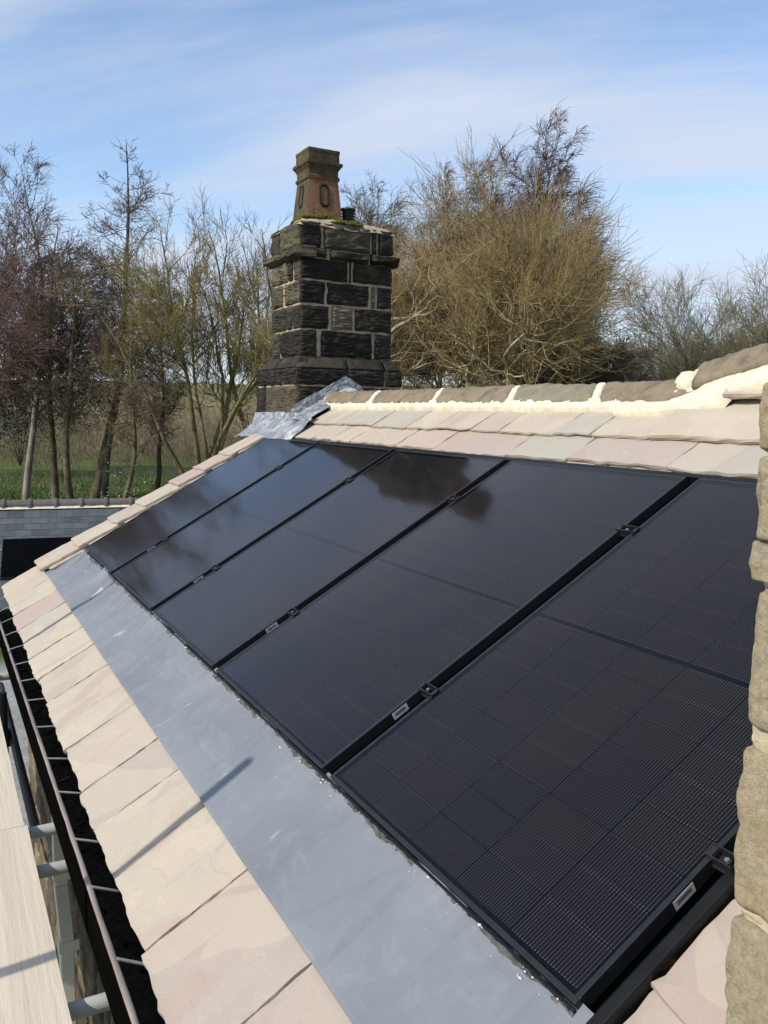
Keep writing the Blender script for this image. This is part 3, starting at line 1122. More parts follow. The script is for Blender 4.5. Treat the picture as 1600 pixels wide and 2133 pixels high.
# flaunching (sloping mortar top) with moss
def flaunch():
    n = 36
    V, F = [], []
    for i in range(n + 1):
        for j in range(n + 1):
            a, b = i / n, j / n
            x = -0.635 + 0.70 * a
            y = 1.755 + 0.915 * b
            e = min(a, 1 - a, b, 1 - b)
            z = 2.655 + 0.02 * min(1, e * 14) + 0.085 * min(1, e * 3.2) + 0.016 * fbm((x * 9, y * 9, 0), 1, 3) + 0.008 * fbm((x * 30, y * 30, 0), 1, 5)
            if e == 0:
                z = 2.64 + 0.012 * nz((x * 9, y * 9, 0), 1, 2)
            V.append((x + 0.008 * nz((x * 14, y * 14, 1), 1, 7), y + 0.008 * nz((x * 14, y * 14, 5), 1, 7), z))
    for i in range(n):
        for j in range(n):
            a = i * (n + 1) + j
            F.append((a, a + n + 1, a + n + 2, a + 1))
    mb = MB()
    mb.add(V, F)
    mb.build("flaunching", MT['flaunch'], chimney, smooth=True)


flaunch()


def moss_patch(seed, cx, cy, cz, rx, ry, rz, n=90):
    rs = random.Random(seed)
    mb = MB()
    for k in range(n):
        a, r = rs.random() * 2 * PI, math.sqrt(rs.random())
        x, y = cx + rx * r * math.cos(a), cy + ry * r * math.sin(a)
        z = cz + rz * (1 - r * r) * rs.random()
        s = 0.006 + 0.008 * rs.random()
        V = [(x + s, y, z), (x, y + s, z), (x - s, y, z), (x, y - s, z), (x + s * .3, y, z + s * 1.2), (x, y, z - s)]
        mb.add(V, [(0, 1, 4), (1, 2, 4), (2, 3, 4), (3, 0, 4), (1, 0, 5), (2, 1, 5), (3, 2, 5), (0, 3, 5)])
    mb.build("moss", MT['moss'], chimney, smooth=True)


moss_patch(1, -0.13, 2.05, 2.745, 0.04, 0.20, 0.045, 260)
moss_patch(2, -0.31, 1.90, 2.74, 0.17, 0.03, 0.04, 200)
moss_patch(3, 0.02, 2.22, 2.69, 0.04, 0.16, 0.03, 200)
moss_patch(4, -0.08, 2.34, 2.72, 0.06, 0.09, 0.03, 160)


def pot():
    mb = MB()
    cx, cy = -0.315, 2.085
    prof = [(0.178, 2.70), (0.176, 2.765), (0.168, 2.785), (0.139, 3.085), (0.150, 3.095), (0.152, 3.115), (0.139, 3.130), (0.141, 3.175),
            (0.160, 3.205), (0.171, 3.215), (0.171, 3.238), (0.148, 3.245), (0.146, 3.315), (0.150, 3.322), (0.150, 3.345), (0.118, 3.345), (0.114, 3.2), (0.112, 2.9)]
    V, F = [], []
    sub = 8
    for (w, z) in prof:
        for s in range(4):
            for k in range(sub):
                t = -1 + 2 * k / sub
                c = [(1, t), (-t, 1), (-1, -t), (t, -1)][s]
                rr = 1.0
                if k == 0:
                    rr = 0.985
                p = (cx + w * c[0] * rr, cy + w * c[1] * rr, z + 0.002 * nz((c[0] * 4, c[1] * 4, z * 9), 1, 3))
                V.append(p)
    m = 4 * sub
    for i in range(len(prof) - 1):
        for k in range(m):
            F.append((i * m + k, i * m + (k + 1) % m, (i + 1) * m + (k + 1) % m, (i + 1) * m + k))
    mb.add(V, F)
    # elongated octagon motif cut into each face: dark outline, raised centre
    for s in range(4):
        rot = Matrix.Rotation(s * PI / 2, 3, 'Z')

        def onface(y, z, out):
            w = 0.168 + (0.139 - 0.168) * (z - 2.785) / 0.30
            p = rot @ Vector((w + out, y, 0))
            return (cx + p.x, cy + p.y, z)
        octo = lambda sx, sz: [(sx * a, sz * b) for a, b in ((-0.55, -1), (0.55, -1), (1, -0.72), (1, 0.72), (0.55, 1), (-0.55, 1), (-1, 0.72), (-1, -0.72))]
        zc = 2.955
        o1, o2, o3 = octo(0.047, 0.100), octo(0.038, 0.088), octo(0.027, 0.074)
        Vr = [onface(y, zc + z, 0.001) for y, z in o1] + [onface(y, zc + z, 0.010) for y, z in o2] + [onface(y, zc + z, 0.0015) for y, z in o3]
        Fr = []
        for q in range(8):
            r = (q + 1) % 8
            Fr += [(q, r, 8 + r, 8 + q), (8 + q, 8 + r, 16 + r, 16 + q)]
        mb.add(Vr, Fr, 1)
        mb.add([onface(y, zc + z, 0.0022) for y, z in o3], [tuple(range(8))], 0)
    o = mb.build("chimney_pot", [MT['pot'], MT['soot']], chimney, label="tapered square terracotta chimney pot with stepped rim and octagon motifs")
    return o


pot()
cw = MB()
ccx, ccy = -0.20, 2.335
for k in range(6):
    z = 2.735 + 0.024 * k
    cw.tube([(ccx, ccy, z), (ccx, ccy, z + 0.010), (ccx, ccy, z + 0.012)], [0.050 + 0.001 * k, 0.062 + 0.001 * k, 0.048], 24)
cw.tube([(ccx, ccy, 2.70), (ccx, ccy, 2.872)], 0.046, 20)
cw.tube([(ccx, ccy, 2.868), (ccx, ccy, 2.880)], 0.068, 24)
MT['cowl'] = simple("blue_black_cowl", (0.018, 0.022, 0.03), (0.03, 0.036, 0.048), 10, 0.45, 0.1, 0.002, vary=0)
cw.build("flue_cowl", MT['cowl'], chimney, smooth=False, label="small black louvred flue cowl behind the pot")


# lead round the chimney: stepped cheek on the +X face, apron in front
def cheekfn(a, b):
    # a runs from the lower corner up to the ridge and over; b from top edge down to the roof and out
    y = 1.675 + 0.66 * a
    over = max(0.0, y - 2.15)
    roofz = 0.5774 * min(y, 2.15) - 0.50 * over + 0.02
    topz = 1.135 + (1.395 - 1.135) * (min(y, 2.17) - 1.675) / 0.495 - 0.55 * max(0, y - 2.17)
    crease = 0.010 * fbm((y * 9, b * 3, 0), 1, 11) + 0.006 * fbm((y * 30, b * 8, 0), 1, 12)
    if b < 0.6:
        t = b / 0.6
        z = topz + (roofz + 0.03 - topz) * t + 0.006 * nz((y * 14, 0, 0), 1, 2) * (1 - t)
        x = 0.140 + 0.02 * t + crease
        return (x, y - 0.03 * t * (1 - a), z)
    t = (b - 0.6) / 0.4
    z = roofz + 0.03 * (1 - t) ** 2 + 0.012 + crease * 0.5
    x = 0.160 + 0.29 * t
    return (x, y - 0.03 * (1 - a), z + 0.01 * math.sin(t * PI))


o = rough_strip("lead_cheek", cheekfn, 60, 34, MT['leadnew'], None)
hpart(o)


def apronfn(a, b):
    x = -0.86 + 1.40 * a
    cr_ = 0.008 * fbm((x * 12, b * 5, 0), 1, 21) + 0.005 * fbm((x * 35, b * 9, 0), 1, 22)
    ztop = 1.075 + 0.01 * nz((x * 5, 0, 0), 1, 1)
    if b < 0.35:
        t = b / 0.35
        return (x, 1.690 - 0.02 * t - cr_, ztop + (1.005 - ztop) * t)
    t = (b - 0.35) / 0.65
    y = 1.670 - 0.19 * t
    z = 0.5774 * y + 0.045 * (1 - t) ** 2 - 0.012 * t + 0.012 + cr_
    z -= 0.05 * max(0, (-0.6 - x) / 0.26) ** 2
    return (x - 0.10 * t * (1 - a) ** 3, y, z)


hpart(rough_strip("lead_front_apron", apronfn, 60, 30, MT['leadnew'], None))

# ------------------------------------------------------------------ walls of the house
wall = MB()
wall.box(-0.42, 6.4, -0.40, 4.0, -3.25, -0.47)
wall.add([(-0.42, -0.40, -0.47), (-0.42, 4.0, -0.47), (-0.42, 2.11, 1.10), (-0.35, -0.40, -0.47), (-0.35, 4.0, -0.47), (-0.35, 2.11, 1.10)], [(0, 2, 1), (3, 4, 5), (0, 3, 5, 2), (2, 5, 4, 1)])
wallo = hpart(wall.build("wall", MT['darkmortar'], None, center=False))


def pillow_mesh(w, h, d, seed, n=7, amp=0.012, pw=8):
    V, F, idx = [], [], {}

    def P(a, b, c):
        k = (round(a * n), round(b * n), round(c * n))
        if k in idx:
            return idx[k]
        p = Vector(((a - .5) * w, (b - .5) * d, (c - .5) * h))
        q = Vector((a - .5, b - .5, c - .5)) * 2
        rr = (abs(q.x) ** pw + abs(q.y) ** pw + abs(q.z) ** pw) ** (1 / pw)
        p = p / rr if rr > 0 else p
        dd = Vector((q.x / w, q.y / d, q.z / h)).normalized()
        p = p + dd * (amp * fbm(p, 9, seed) + amp * 0.5 * fbm(p, 30, seed))
        idx[k] = len(V)
        V.append(p)
        return idx[k]
    for i in range(n):
        for j in range(n):
            a0, a1, b0, b1 = i / n, (i + 1) / n, j / n, (j + 1) / n
            F += [(P(a0, b0, 0), P(a0, b1, 0), P(a1, b1, 0), P(a1, b0, 0)), (P(a0, b0, 1), P(a1, b0, 1), P(a1, b1, 1), P(a0, b1, 1)),
                  (P(a0, 0, b0), P(a1, 0, b0), P(a1, 0, b1), P(a0, 0, b1)), (P(a0, 1, b0), P(a0, 1, b1), P(a1, 1, b1), P(a1, 1, b0)),
                  (P(0, a0, b0), P(0, a0, b1), P(0, a1, b1), P(0, a1, b0)), (P(1, a0, b0), P(1, a1, b0), P(1, a1, b1), P(1, a0, b1))]
    return V, F


rs = random.Random(21)
variants = []
for k in range(8):
    V, F = pillow_mesh(0.34, 0.19, 0.16, 40 + k)
    variants.append(mesh_np("wall_stone", np.array([tuple(p) for p in V]), np.array(F), True, [MT['darkstone']]))
z = -3.0
while z < -0.75:
    x = -0.46 + 0.1 * rs.random()
    h = 0.17 + 0.05 * rs.random()
    while x < 3.4:
        w = 0.22 + 0.25 * rs.random()
        me = variants[rs.randrange(8)]
        o = link("wall_stone", me, wallo, (x + w / 2, -0.36 + 0.012 * rs.random(), z + h / 2))
        o.scale = (w / 0.35, 0.8, h / 0.20)
        x += w + 0.012
    z += h + 0.012

# ------------------------------------------------------------------ timber gutter with straps, downpipe
gz = lambda x: -0.425 + 0.019 * (x - 0.4)
gut = MB()
for (x0, x1) in [(-0.6, 3.15), (3.153, 6.3)]:
    for (ya, yb, za, zb, mi) in [(-0.648, -0.635, -0.165, 0.0, 0), (-0.6345, -0.46, -0.165, -0.12, 0), (-0.459, -0.44, -0.165, 0.0, 0)]:
        V = []
        for x in (x0, x1):
            V += [(x, ya, gz(x) + za), (x, yb, gz(x) + za), (x, yb, gz(x) + zb), (x, ya, gz(x) + zb)]
        gut.add(V, [(0, 1, 5, 4), (1, 2, 6, 5), (2, 3, 7, 6), (3, 0, 4, 7), (0, 3, 2, 1), (4, 5, 6, 7)], mi)
gutter = hpart(gut.build("gutter", [MT['gutter']], None, center=False, bevel=0.003))


def siltfn(a, b):
    x = -0.55 + 6.8 * a
    y = -0.6335 + 0.172 * b
    return (x, y, gz(x) - 0.118 + 0.018 * max(0, fbm((x * 6, y * 12, 0), 1, 5)) + 0.010 * fbm((x * 40, y * 40, 0), 1, 8))


MT['silt'] = simple("gutter_silt", (0.02, 0.017, 0.012), (0.06, 0.05, 0.035), 40, 0.95, 0.8, 0.01, vary=0, spec=0.1)
rough_strip("silt", siltfn, 400, 8, MT['silt'], gutter, smooth=False)
# worn top edge of the front board
def lipfn(a, b):
    x = -0.6 + 6.9 * a
    prof = [(-0.6490, -0.004), (-0.6475, 0.003), (-0.644, 0.005), (-0.638, 0.0045), (-0.6345, 0.002), (-0.634, -0.003)]
    i = min(int(b * 5), 4)
    y, zz_ = prof[int(round(b * 5))]
    return (x, y + 0.0015 * nz((x * 8, b, 0), 1, 3), gz(x) + zz_ + 0.0012 * fbm((x * 25, b * 3, 0), 1, 6))


o = rough_strip("gutter_edge", lipfn, 260, 5, MT['gutterlip'], gutter)
stp = MB()
stp.box(-0.006, 0.006, -0.640, -0.555, -0.0015, 0.0015)
st_me = None
for x in [-0.25, 0.13, 0.50, 0.885, 1.27, 1.645, 2.0, 2.36, 2.78, 3.19, 3.55, 3.96, 4.29, 4.675, 5.05, 5.5]:
    if st_me is None:
        o = stp.build("gutter_strap", MT['strap'], gutter)
        st_me = o.data
        base_loc = o.location.copy()
    else:
        o = link("gutter_strap", st_me, gutter)
    dz_ = gz(x) + 0.389
    o.location = (x, base_loc.y, gz(x) + 0.006 - dz_ / 2)
    o.rotation_euler = (-math.atan2(dz_, 0.085), 0, 0)

dp = MB()
for (p0, p1) in [((2.30, -0.74), (2.30, -1.42)), ((2.30, -1.42), (2.47, -1.60)), ((2.47, -1.60), (2.47, -3.25))]:
    (xa, za), (xb, zb) = p0, p1
    V = [(xa - .035, -0.535, za), (xa + .035, -0.535, za), (xa + .035, -0.465, za), (xa - .035, -0.465, za),
         (xb - .035, -0.535, zb), (xb + .035, -0.535, zb), (xb + .035, -0.465, zb), (xb - .035, -0.465, zb)]
    dp.add(V, [(0, 1, 2, 3), (7, 6, 5, 4), (0, 4, 5, 1), (1, 5, 6, 2), (2, 6, 7, 3), (3, 7, 4, 0)])
dpo = hpart(dp.build("downpipe", MT['plastic'], None, bevel=0.006))
for z_ in (-0.95, -1.36, -1.66):
    c = MB()
    xx = 2.30 if z_ > -1.5 else 2.47
    c.box(xx - .043, xx + .043, -0.543, -0.44, z_ - .03, z_ + .03)
    o = c.build("pipe_collar", MT['plastic'], None, bevel=0.004)
    o.parent = dpo
    o.location = Vector(o.location) - (Vector(dpo.location) - Vector((0, 0, HZ)))

# ------------------------------------------------------------------ solar panels
PW, PH, PP = 1.090, 1.722, 1.150
panel_root = []
frame_mb = MB()
fw = 0.013
frame_mb.box(0, PW, 0, fw, -0.036, 0.0)
frame_mb.box(0, PW, PH - fw, PH, -0.036, 0.0)
frame_mb.box(0, fw, fw + .0002, PH - fw - .0002, -0.036, 0.0)
frame_mb.box(PW - fw, PW, fw + .0002, PH - fw - .0002, -0.036, 0.0)
cw_, ch_ = 0.2095, 0.1037
gl = MB()
gl.add([(fw + .001, fw + .001, -0.0015), (PW - fw - .001, fw + .001, -0.0015), (PW - fw - .001, PH - fw - .001, -0.0015), (fw + .001, PH - fw - .001, -0.0015)], [(0, 1, 2, 3)])
bs = MB()
bs.box(fw + .0005, PW - fw - .0005, fw + .0005, PH - fw - .0005, -0.012, -0.0085)
cellmb = MB()
c_ = 0.004
hw, hh = cw_ / 2 - 0.0018, ch_ / 2 - 0.0013
cellmb.add([(-hw + c_, -hh, 0), (hw - c_, -hh, 0), (hw, -hh + c_, 0), (hw, hh - c_, 0), (hw - c_, hh, 0), (-hw + c_, hh, 0), (-hw, hh - c_, 0), (-hw, -hh + c_, 0)], [tuple(range(8))])
jb = MB()
plabels = ["solar panel at the far end of the row, beside the stepped verge slates",
           "second solar panel from the chimney end of the row",
           "middle solar panel of the row of five on the roof",
           "fourth solar panel from the chimney, next to the nearest one",
           "nearest and largest-looking solar panel, beside the rough stone wall corner"]
cell_me = None
tpl = {}
for k in range(5):
    u = k * PP
    r = empty("solar_panel", (u, 0, 0), (PITCH, 0, 0), label=plabels[k], cat="solar panel", group="black solar panels on the slate roof")
    if k == 0:
        tpl['frame'] = frame_mb.build("frame", MT['frame'], r, center=False, bevel=0.0015).data
        tpl['glass'] = gl.build("glass", MT['glass'], r, center=False).data
        tpl['backsheet'] = bs.build("backsheet", MT['backsheet'], r, center=False).data
        cell_me = None
    else:
        link("frame", tpl['frame'], r, bevel=0.0015)
        link("glass", tpl['glass'], r)
        link("backsheet", tpl['backsheet'], r)
    mu = (PW - 5 * cw_) / 2
    for j in range(16):
        for i in range(5):
            x = mu + cw_ * (i + .5)
            y = 0.0235 + ch_ * (j + .5) + (0.0155 if j >= 8 else 0)
            if cell_me is None:
                o = cellmb.build("cell", MT['cell'], r, center=False)
                cell_me = o.data
            else:
                o = link("cell", cell_me, r)
            o.location = (x, y, -0.0078)
    # clamps on the near edge
    for v in (0.412, 1.358):
        m = MB()
        gap = PP - PW
        x0 = PW
        if k < 4:
            m.box(x0 - 0.002, x0 + gap + 0.002, v - 0.020, v + 0.020, -0.020, -0.016)
            for dv in (-0.016, 0.013):
                m.box(x0 - 0.014, x0 + gap + 0.014, v + dv, v + dv + 0.003, -0.018, 0.008)
            m.box(x0 - 0.014, x0 - 0.001, v - 0.0155, v + 0.0155, 0.0015, 0.004)
            m.box(x0 + gap + 0.001, x0 + gap + 0.014, v - 0.0155, v + 0.0155, 0.0015, 0.004)
        else:
            m.box(x0 - 0.002, x0 + 0.045, v - 0.020, v + 0.020, -0.020, -0.016)
            for dv in (-0.016, 0.013):
                m.box(x0 - 0.014, x0 + 0.046, v + dv, v + dv + 0.003, -0.018, 0.008)
            m.box(x0 - 0.014, x0 - 0.001, v - 0.0155, v + 0.0155, 0.0015, 0.004)
        m.tube([(x0 + 0.027, v, -0.016), (x0 + 0.027, v, -0.002)], 0.0085, 12)
        cl_ = m.build("clamp", MT['clampm'], r, center=False)
        b = MB()
        b.tube([(x0 + 0.027, v, -0.002), (x0 + 0.027, v, 0.002)], 0.0055, 6)
        b.build("bolt", MT['bolt'], cl_, center=False)
    # serial-number sticker on the near side of the frame
    s = MB()
    s.box(PW + 0.0003, PW + 0.0009, 0.275, 0.335, -0.030, -0.006)
    so = s.build("serial_sticker", MT['label'], r, center=False)
    s = MB()
    rs = random.Random(k)
    y = 0.283
    while y < 0.325:
        w = rs.choice([0.0008, 0.0012, 0.002])
        s.box(PW + 0.0010, PW + 0.0013, y, y + w, -0.020, -0.011)
        y += w + rs.choice([0.0010, 0.0016])
    s.build("barcode", MT['ink'], so, center=False)

# tray under and around the panels
tr = empty("mounting_tray", (0, 0, 0), (PITCH, 0, 0), label="black metal in-roof tray showing in the gaps round the solar panels", cat="mounting tray")
m = MB()
m.box(-0.055, 5.79, 0.004, PH + 0.035, -0.066, -0.060)
m.build("tray_floor", MT['tray'], tr, center=False)
for k in range(4):
    m = MB()
    u = (k + 1) * PP - (PP - PW) / 2
    m.box(u - 0.012, u + 0.012, 0.02, PH, -0.0595, -0.034)
    m.build("rail", MT['tray'], tr, center=False, bevel=0.003)
m = MB()
m.box(5.720, 5.748, -0.012, PH + 0.02, -0.0595, -0.014)
m.build("side_flashing", MT['tray'], tr, center=False, bevel=0.004)
m = MB()
m.box(-0.045, -0.02, 0.0, PH + 0.02, -0.0595, -0.012)
m.build("side_flashing", MT['tray'], tr, center=False, bevel=0.004)
m = MB()
m.box(-0.05, 5.75, PH + 0.006, PH + 0.03, -0.0595, -0.004)
m.build("top_flashing", MT['tray'], tr, center=False, bevel=0.003)
m = MB()
m.box(-0.01, 5.69, -0.010, -0.003, -0.055, -0.010)
m.build("front_flashing", MT['tray'], tr, center=False, bevel=0.002)

def beadfn(a, b):
    u = -0.01 + 5.70 * a
    w = 0.010 + 0.014 * max(0, fbm((u * 7, 0, 0), 1, 3)) + 0.006 * fbm((u * 31, 0, 0), 1, 4)
    n = -0.017 + 0.010 * fbm((u * 13, 0, 0), 1, 6) + 0.007 * fbm((u * 55, b * 4, 0), 1, 7)
    return (u, -0.0105 - max(w, 0.003) * (1 - b), n * b + (-0.026) * (1 - b) + 0.003 * fbm((u * 80, b * 5, 2), 1, 9))


MT['bead'] = simple("crumbly_grey_sealant", (0.035, 0.038, 0.036), (0.13, 0.135, 0.125), 30, 0.8, 0.8, 0.006, vary=0, bscale=120)
rough_strip("sealant_bead", beadfn, 900, 5, MT['bead'], tr, smooth=False)
MT['chip'] = simple("white_chip", (0.5, 0.5, 0.46), (0.7, 0.69, 0.64), 30, 0.8, 0.3, 0.002, vary=0)
rs = random.Random(9)
cm_ = MB()
for k in range(150):
    u = 5.66 * rs.random() ** 0.8
    v = -0.012 - 0.03 * rs.random() ** 2
    sz = 0.0010 + 0.0026 * rs.random() ** 3
    x_, y_, z_ = u, v, -0.020 + 0.012 * rs.random() * (1 if v > -0.02 else 0)
    w_ = sz * (1 + 2 * rs.random())
    cm_.add([(x_ - w_, y_, z_), (x_, y_ - sz, z_), (x_ + w_, y_, z_), (x_, y_ + sz, z_), (x_, y_, z_ + sz)], [(0, 1, 4), (1, 2, 4), (2, 3, 4), (3, 0, 4), (3, 2, 1, 0)])
cm_.build("mortar_crumbs", MT['chip'], tr, center=False, kind="stuff")

# ------------------------------------------------------------------ the wall corner at the right edge
sw = empty("stone_wall", (6.05, -0.055, -0.6), label="rough weathered sandstone wall corner with pale mortar at the right edge", cat="wall")
m = MB()
core = MB()
_V, _F = pillow_mesh(1.86, 1.92, 0.56, 77, 60, 0.009, 40)
core.add([(p[0] + 6.979, p[1] + 0.236, p[2] + 0.345) for p in _V], _F)
o = core.build("mortar_core", MT['wallmortar'], None, smooth=True)
o.parent = sw
o.location = Vector(o.location) - Vector((6.05, -0.055, -0.6))


def big_stone(x0, x1, z0, z1, seed, amp, y0=-0.055, d=0.30):
    V, F = pillow_mesh(x1 - x0, z1 - z0, d, seed, 30, amp * 0.75, 26)
    me = mesh_np("wall_stone", np.array([tuple(p) for p in V]), np.array(F), True, [MT['wallstone']])
    link("wall_stone", me, sw, ((x0 + x1) / 2 - 6.05, y0 + d / 2 + 0.055, (z0 + z1) / 2 + 0.6))


zb = [(-0.20, 0.165), (0.17, 0.393), (0.412, 0.640), (0.668, 0.858), (0.866, 0.908), (0.914, 1.03), (1.036, 1.125), (1.132, 1.29)]
xo = [6.048, 6.045, 6.045, 6.047, 6.040, 6.038, 6.036, 6.05]
for k, ((z0, z1), x0) in enumerate(zip(zb, xo)):
    w = [0.42, 0.55, 0.38, 0.5, 0.3, 0.45, 0.4, 0.5][k]
    big_stone(x0, x0 + w, z0, z1, 500 + k * 3, 0.010)
    big_stone(x0 + w + 0.014, x0 + w + 0.6, z0, z1, 501 + k * 3, 0.010)
    big_stone(x0 + w + 0.614, x0 + w + 1.2, z0, z1, 502 + k * 3, 0.010)
    def jf(a, b, k=k, z1=z1, x0=x0):
        x = x0 + 0.010 + 1.4 * a
        zz_ = z1 - 0.010 + 0.034 * b
        return (x - 6.05, -0.030 + 0.012 * math.sin(b * PI) * -1 + 0.006 * fbm((x * 20, b * 3, k), 1, 4) + 0.055, zz_ + 0.6 + 0.004 * nz((x * 10, b, k), 1))
    if k < 7:
        rough_strip("mortar_joint", jf, 90, 6, MT['wallmortar'], sw)

# ------------------------------------------------------------------ scaffold
def scaffold_board(y0, y1, x0, x1, label, seed, dz=0.0):
    nu, nv = 60, 10
    V, F = [], []
    for i in range(nu + 1):
        for j in range(nv + 1):
            x = x0 + (x1 - x0) * i / nu
            y = y0 + (y1 - y0) * j / nv
            V.append((x, y + (0.003 * nz((x * 3, 0, 0), 1, seed) if j in (0, nv) else 0), -0.55 + dz + 0.002 * nz((x * 2, y * 8, 0), 1, seed)))
    for i in range(nu):
        for j in range(nv):
            a = i * (nv + 1) + j
            F.append((a, a + nv + 1, a + nv + 2, a + 1))
    n0 = len(V)
    ring = [i * (nv + 1) for i in range(nu + 1)] + [nu * (nv + 1) + j for j in range(1, nv + 1)] + [i * (nv + 1) + nv for i in range(nu - 1, -1, -1)] + [j for j in range(nv - 1, 0, -1)]
    for q in ring:
        V.append((V[q][0], V[q][1], V[q][2] - 0.038))
    L = len(ring)
    for k in range(L):
        F.append((ring[(k + 1) % L], ring[k], n0 + k, n0 + (k + 1) % L))
    F.append(tuple(n0 + k for k in range(L))[::-1])
    m = MB()
    m.add(V, F)
    m.build("scaffold_board", MT['board'], None, label=label, cat="board", group="scaffold deck boards")


scaffold_board(-0.975, -0.748, 0.4, 3.372, "pale timber scaffold board in the lower left, its far length", 1)
scaffold_board(-0.970, -0.738, 3.376, 7.4, "pale timber scaffold board in the lower left corner, its near length", 2)
scaffold_board(-1.205, -0.980, 0.5, 3.6, "second pale scaffold board out from the roof edge, far length", 3)
scaffold_board(-1.205, -0.980, 3.604, 7.4, "second pale scaffold board out from the roof edge, near length", 4)
scaffold_board(-1.435, -1.210, 0.4, 7.4, "third pale scaffold board out from the roof edge", 5)
scaffold_board(-1.665, -1.440, 0.4, 7.4, "fourth pale scaffold board out from the roof edge", 6)
scaffold_board(-1.895, -1.670, 0.4, 7.4, "fifth pale scaffold board out from the roof edge", 7)
scaffold_board(-2.125, -1.900, 0.4, 7.4, "outermost pale scaffold board of the deck", 8)
tl = ["grey scaffold tube crossing under the deck at its far end", "grey scaffold tube under the joint of the deck boards", "grey scaffold tube just in front of the board joint", "nearest grey scaffold tube jutting from under the board"]
for k, x in enumerate([1.10, 3.30, 3.62, 4.43]):
    m = MB()
    m.tube([(x, -2.32, -0.6145), (x + 0.02, -0.44, -0.6145)], 0.0242, 20)
    m.build("scaffold_tube", MT['galv'], None, smooth=False, label=tl[k], cat="scaffold tube", group="tubes carrying the scaffold deck")
m = MB()
m.tube([(-0.3, -2.21, -0.665), (7.6, -2.21, -0.665)], 0.0242, 16)
m.build("scaffold_ledger", MT['galv'], None, label="long grey scaffold tube along the outer edge of the deck", cat="scaffold tube")
for k, (x, top, lb) in enumerate([(4.44, 1.56, "upright scaffold pole whose shadow falls on the lead apron"), (1.52, 1.80, "upright scaffold pole at the far end of the deck")]):
    m = MB()
    m.tube([(x, -2.21, -3.25), (x, -2.21, top)], 0.0242, 16)
    o = m.build("scaffold_pole", MT['galv'], None, label=lb, cat="scaffold pole")
    m = MB()
    m.tube([(x, -2.21, -0.715), (x, -2.21, -0.615)], 0.04, 12)
    c = m.build("coupler", MT['strap'], None)
    c.parent = o
    c.location = Vector(c.location) - Vector(o.location)
m = MB()
m.tube([(1.30, -0.690, -3.25), (1.30, -0.690, -0.66)], 0.0242, 16)
m.tube([(1.30, -0.690, -1.0), (1.30, -0.690, -0.90)], 0.04, 12)
m.tube([(0.2, -0.64, -0.95), (2.6, -0.64, -0.95)], 0.0242, 12)
m.build("scaffold_pole", MT['cowl'], None, label="black inner scaffold pole between the deck and the gutter", cat="scaffold pole")

# ------------------------------------------------------------------ neighbouring low building with slate roof
nbx, nby, nbz = -11.2, 1.9, -3.25
nb = empty("slate_roofed_building", (nbx, nby, nbz), (0, 0, math.radians(-8)), label="low building with blue-grey slate roof and clay ridge tiles at the left", cat="building")
RZ = 2.42    # ridge height above its ground
NP = math.radians(32)
m = MB()
m.box(-2.6, 2.4, -6, 9, 0, RZ - 1.62)
m.build("wall", MT['render'], nb, center=False)
m = MB()
L_ = 3.1
for s in (1, -1):
    c1, s1 = math.cos(NP), math.sin(NP)
    p = [(0, -6.2, RZ - .05), (0, 9.2, RZ - .05), (s * L_ * c1, 9.2, RZ - .05 - L_ * s1), (s * L_ * c1, -6.2, RZ - .05 - L_ * s1)]
    q = [(x, y, z_ - 0.05) for x, y, z_ in p]
    m.add(p + q, [(0, 1, 2, 3) if s < 0 else (3, 2, 1, 0), (4, 5, 6, 7), (0, 3, 7, 4), (1, 5, 6, 2), (2, 6, 7, 3)])
nroof = m.build("roof", MT['nslate'], nb, center=False)
sl = MB()
sl.box(-0.148, 0.148, -0.26, 0.0, -0.005, 0.005)
sl_me = None
ga = 0.185
row = 0
cnt = 0
for j in range(9):
    s0 = 0.16 + ga * j
    for i in range(-5, 17):
        y = -0.9 + 0.30 * i + (0.15 if j % 2 else 0) - 0.6
        if y < -2.6 or y > 2.6 or cnt > 290:
            continue
        if sl_me is None:
            o = sl.build("slate", MT['nslate'], nroof, center=False)
            sl_me = o.data
        else:
            o = link("slate", sl_me, nroof)
        cnt += 1
        xx = s0 * math.cos(NP)
        zz_ = RZ - 0.05 - s0 * math.sin(NP)
        o.location = (xx, y, zz_ + 0.013 + 0.002 * random.random())
        o.rotation_euler = (0, NP - 0.045, PI / 2)
        # slate local: x along the ridge, y up the slope
        R3 = Matrix.Rotation(NP - 0.03, 4, 'Y') @ Matrix.Rotation(PI / 2, 4, 'Z')
        o.rotation_euler = R3.to_euler()
m = MB()


def ridge_tile(y0, y1, collar):
    mb = MB()
    n = 8
    V, F = [], []
    segs = [(y0, 0.0), (y1 - 0.075, 0.0), (y1 - 0.07, 0.022), (y1 - 0.035, 0.028), (y1, 0.018)] if collar else [(y0, 0), (y1, 0)]
    for (y, e) in segs:
        for k in range(n + 1):
            a = PI * k / n
            V.append(((0.125 + e) * math.cos(a) * 1.05, y, RZ - 0.075 + (0.145 + e) * math.sin(a) ** 0.8))
    for i in range(len(segs) - 1):
        for k in range(n):
            q = i * (n + 1) + k
            F.append((q, q + 1, q + n + 2, q + n + 1))
    F.append(tuple(range(n + 1))[::-1])
    F.append(tuple((len(segs) - 1) * (n + 1) + k for k in range(n + 1)))
    mb.add(V, F)
    return mb


rt = None
for i in range(20):
    y = -4.6 + 0.485 * i
    if rt is None:
        o = ridge_tile(0, 0.48, True).build("ridge_tile", MT['ntile'], nroof, center=False)
        rt = o.data
    else:
        o = link("ridge_tile", rt, nroof)
    o.location = (0, y, 0)


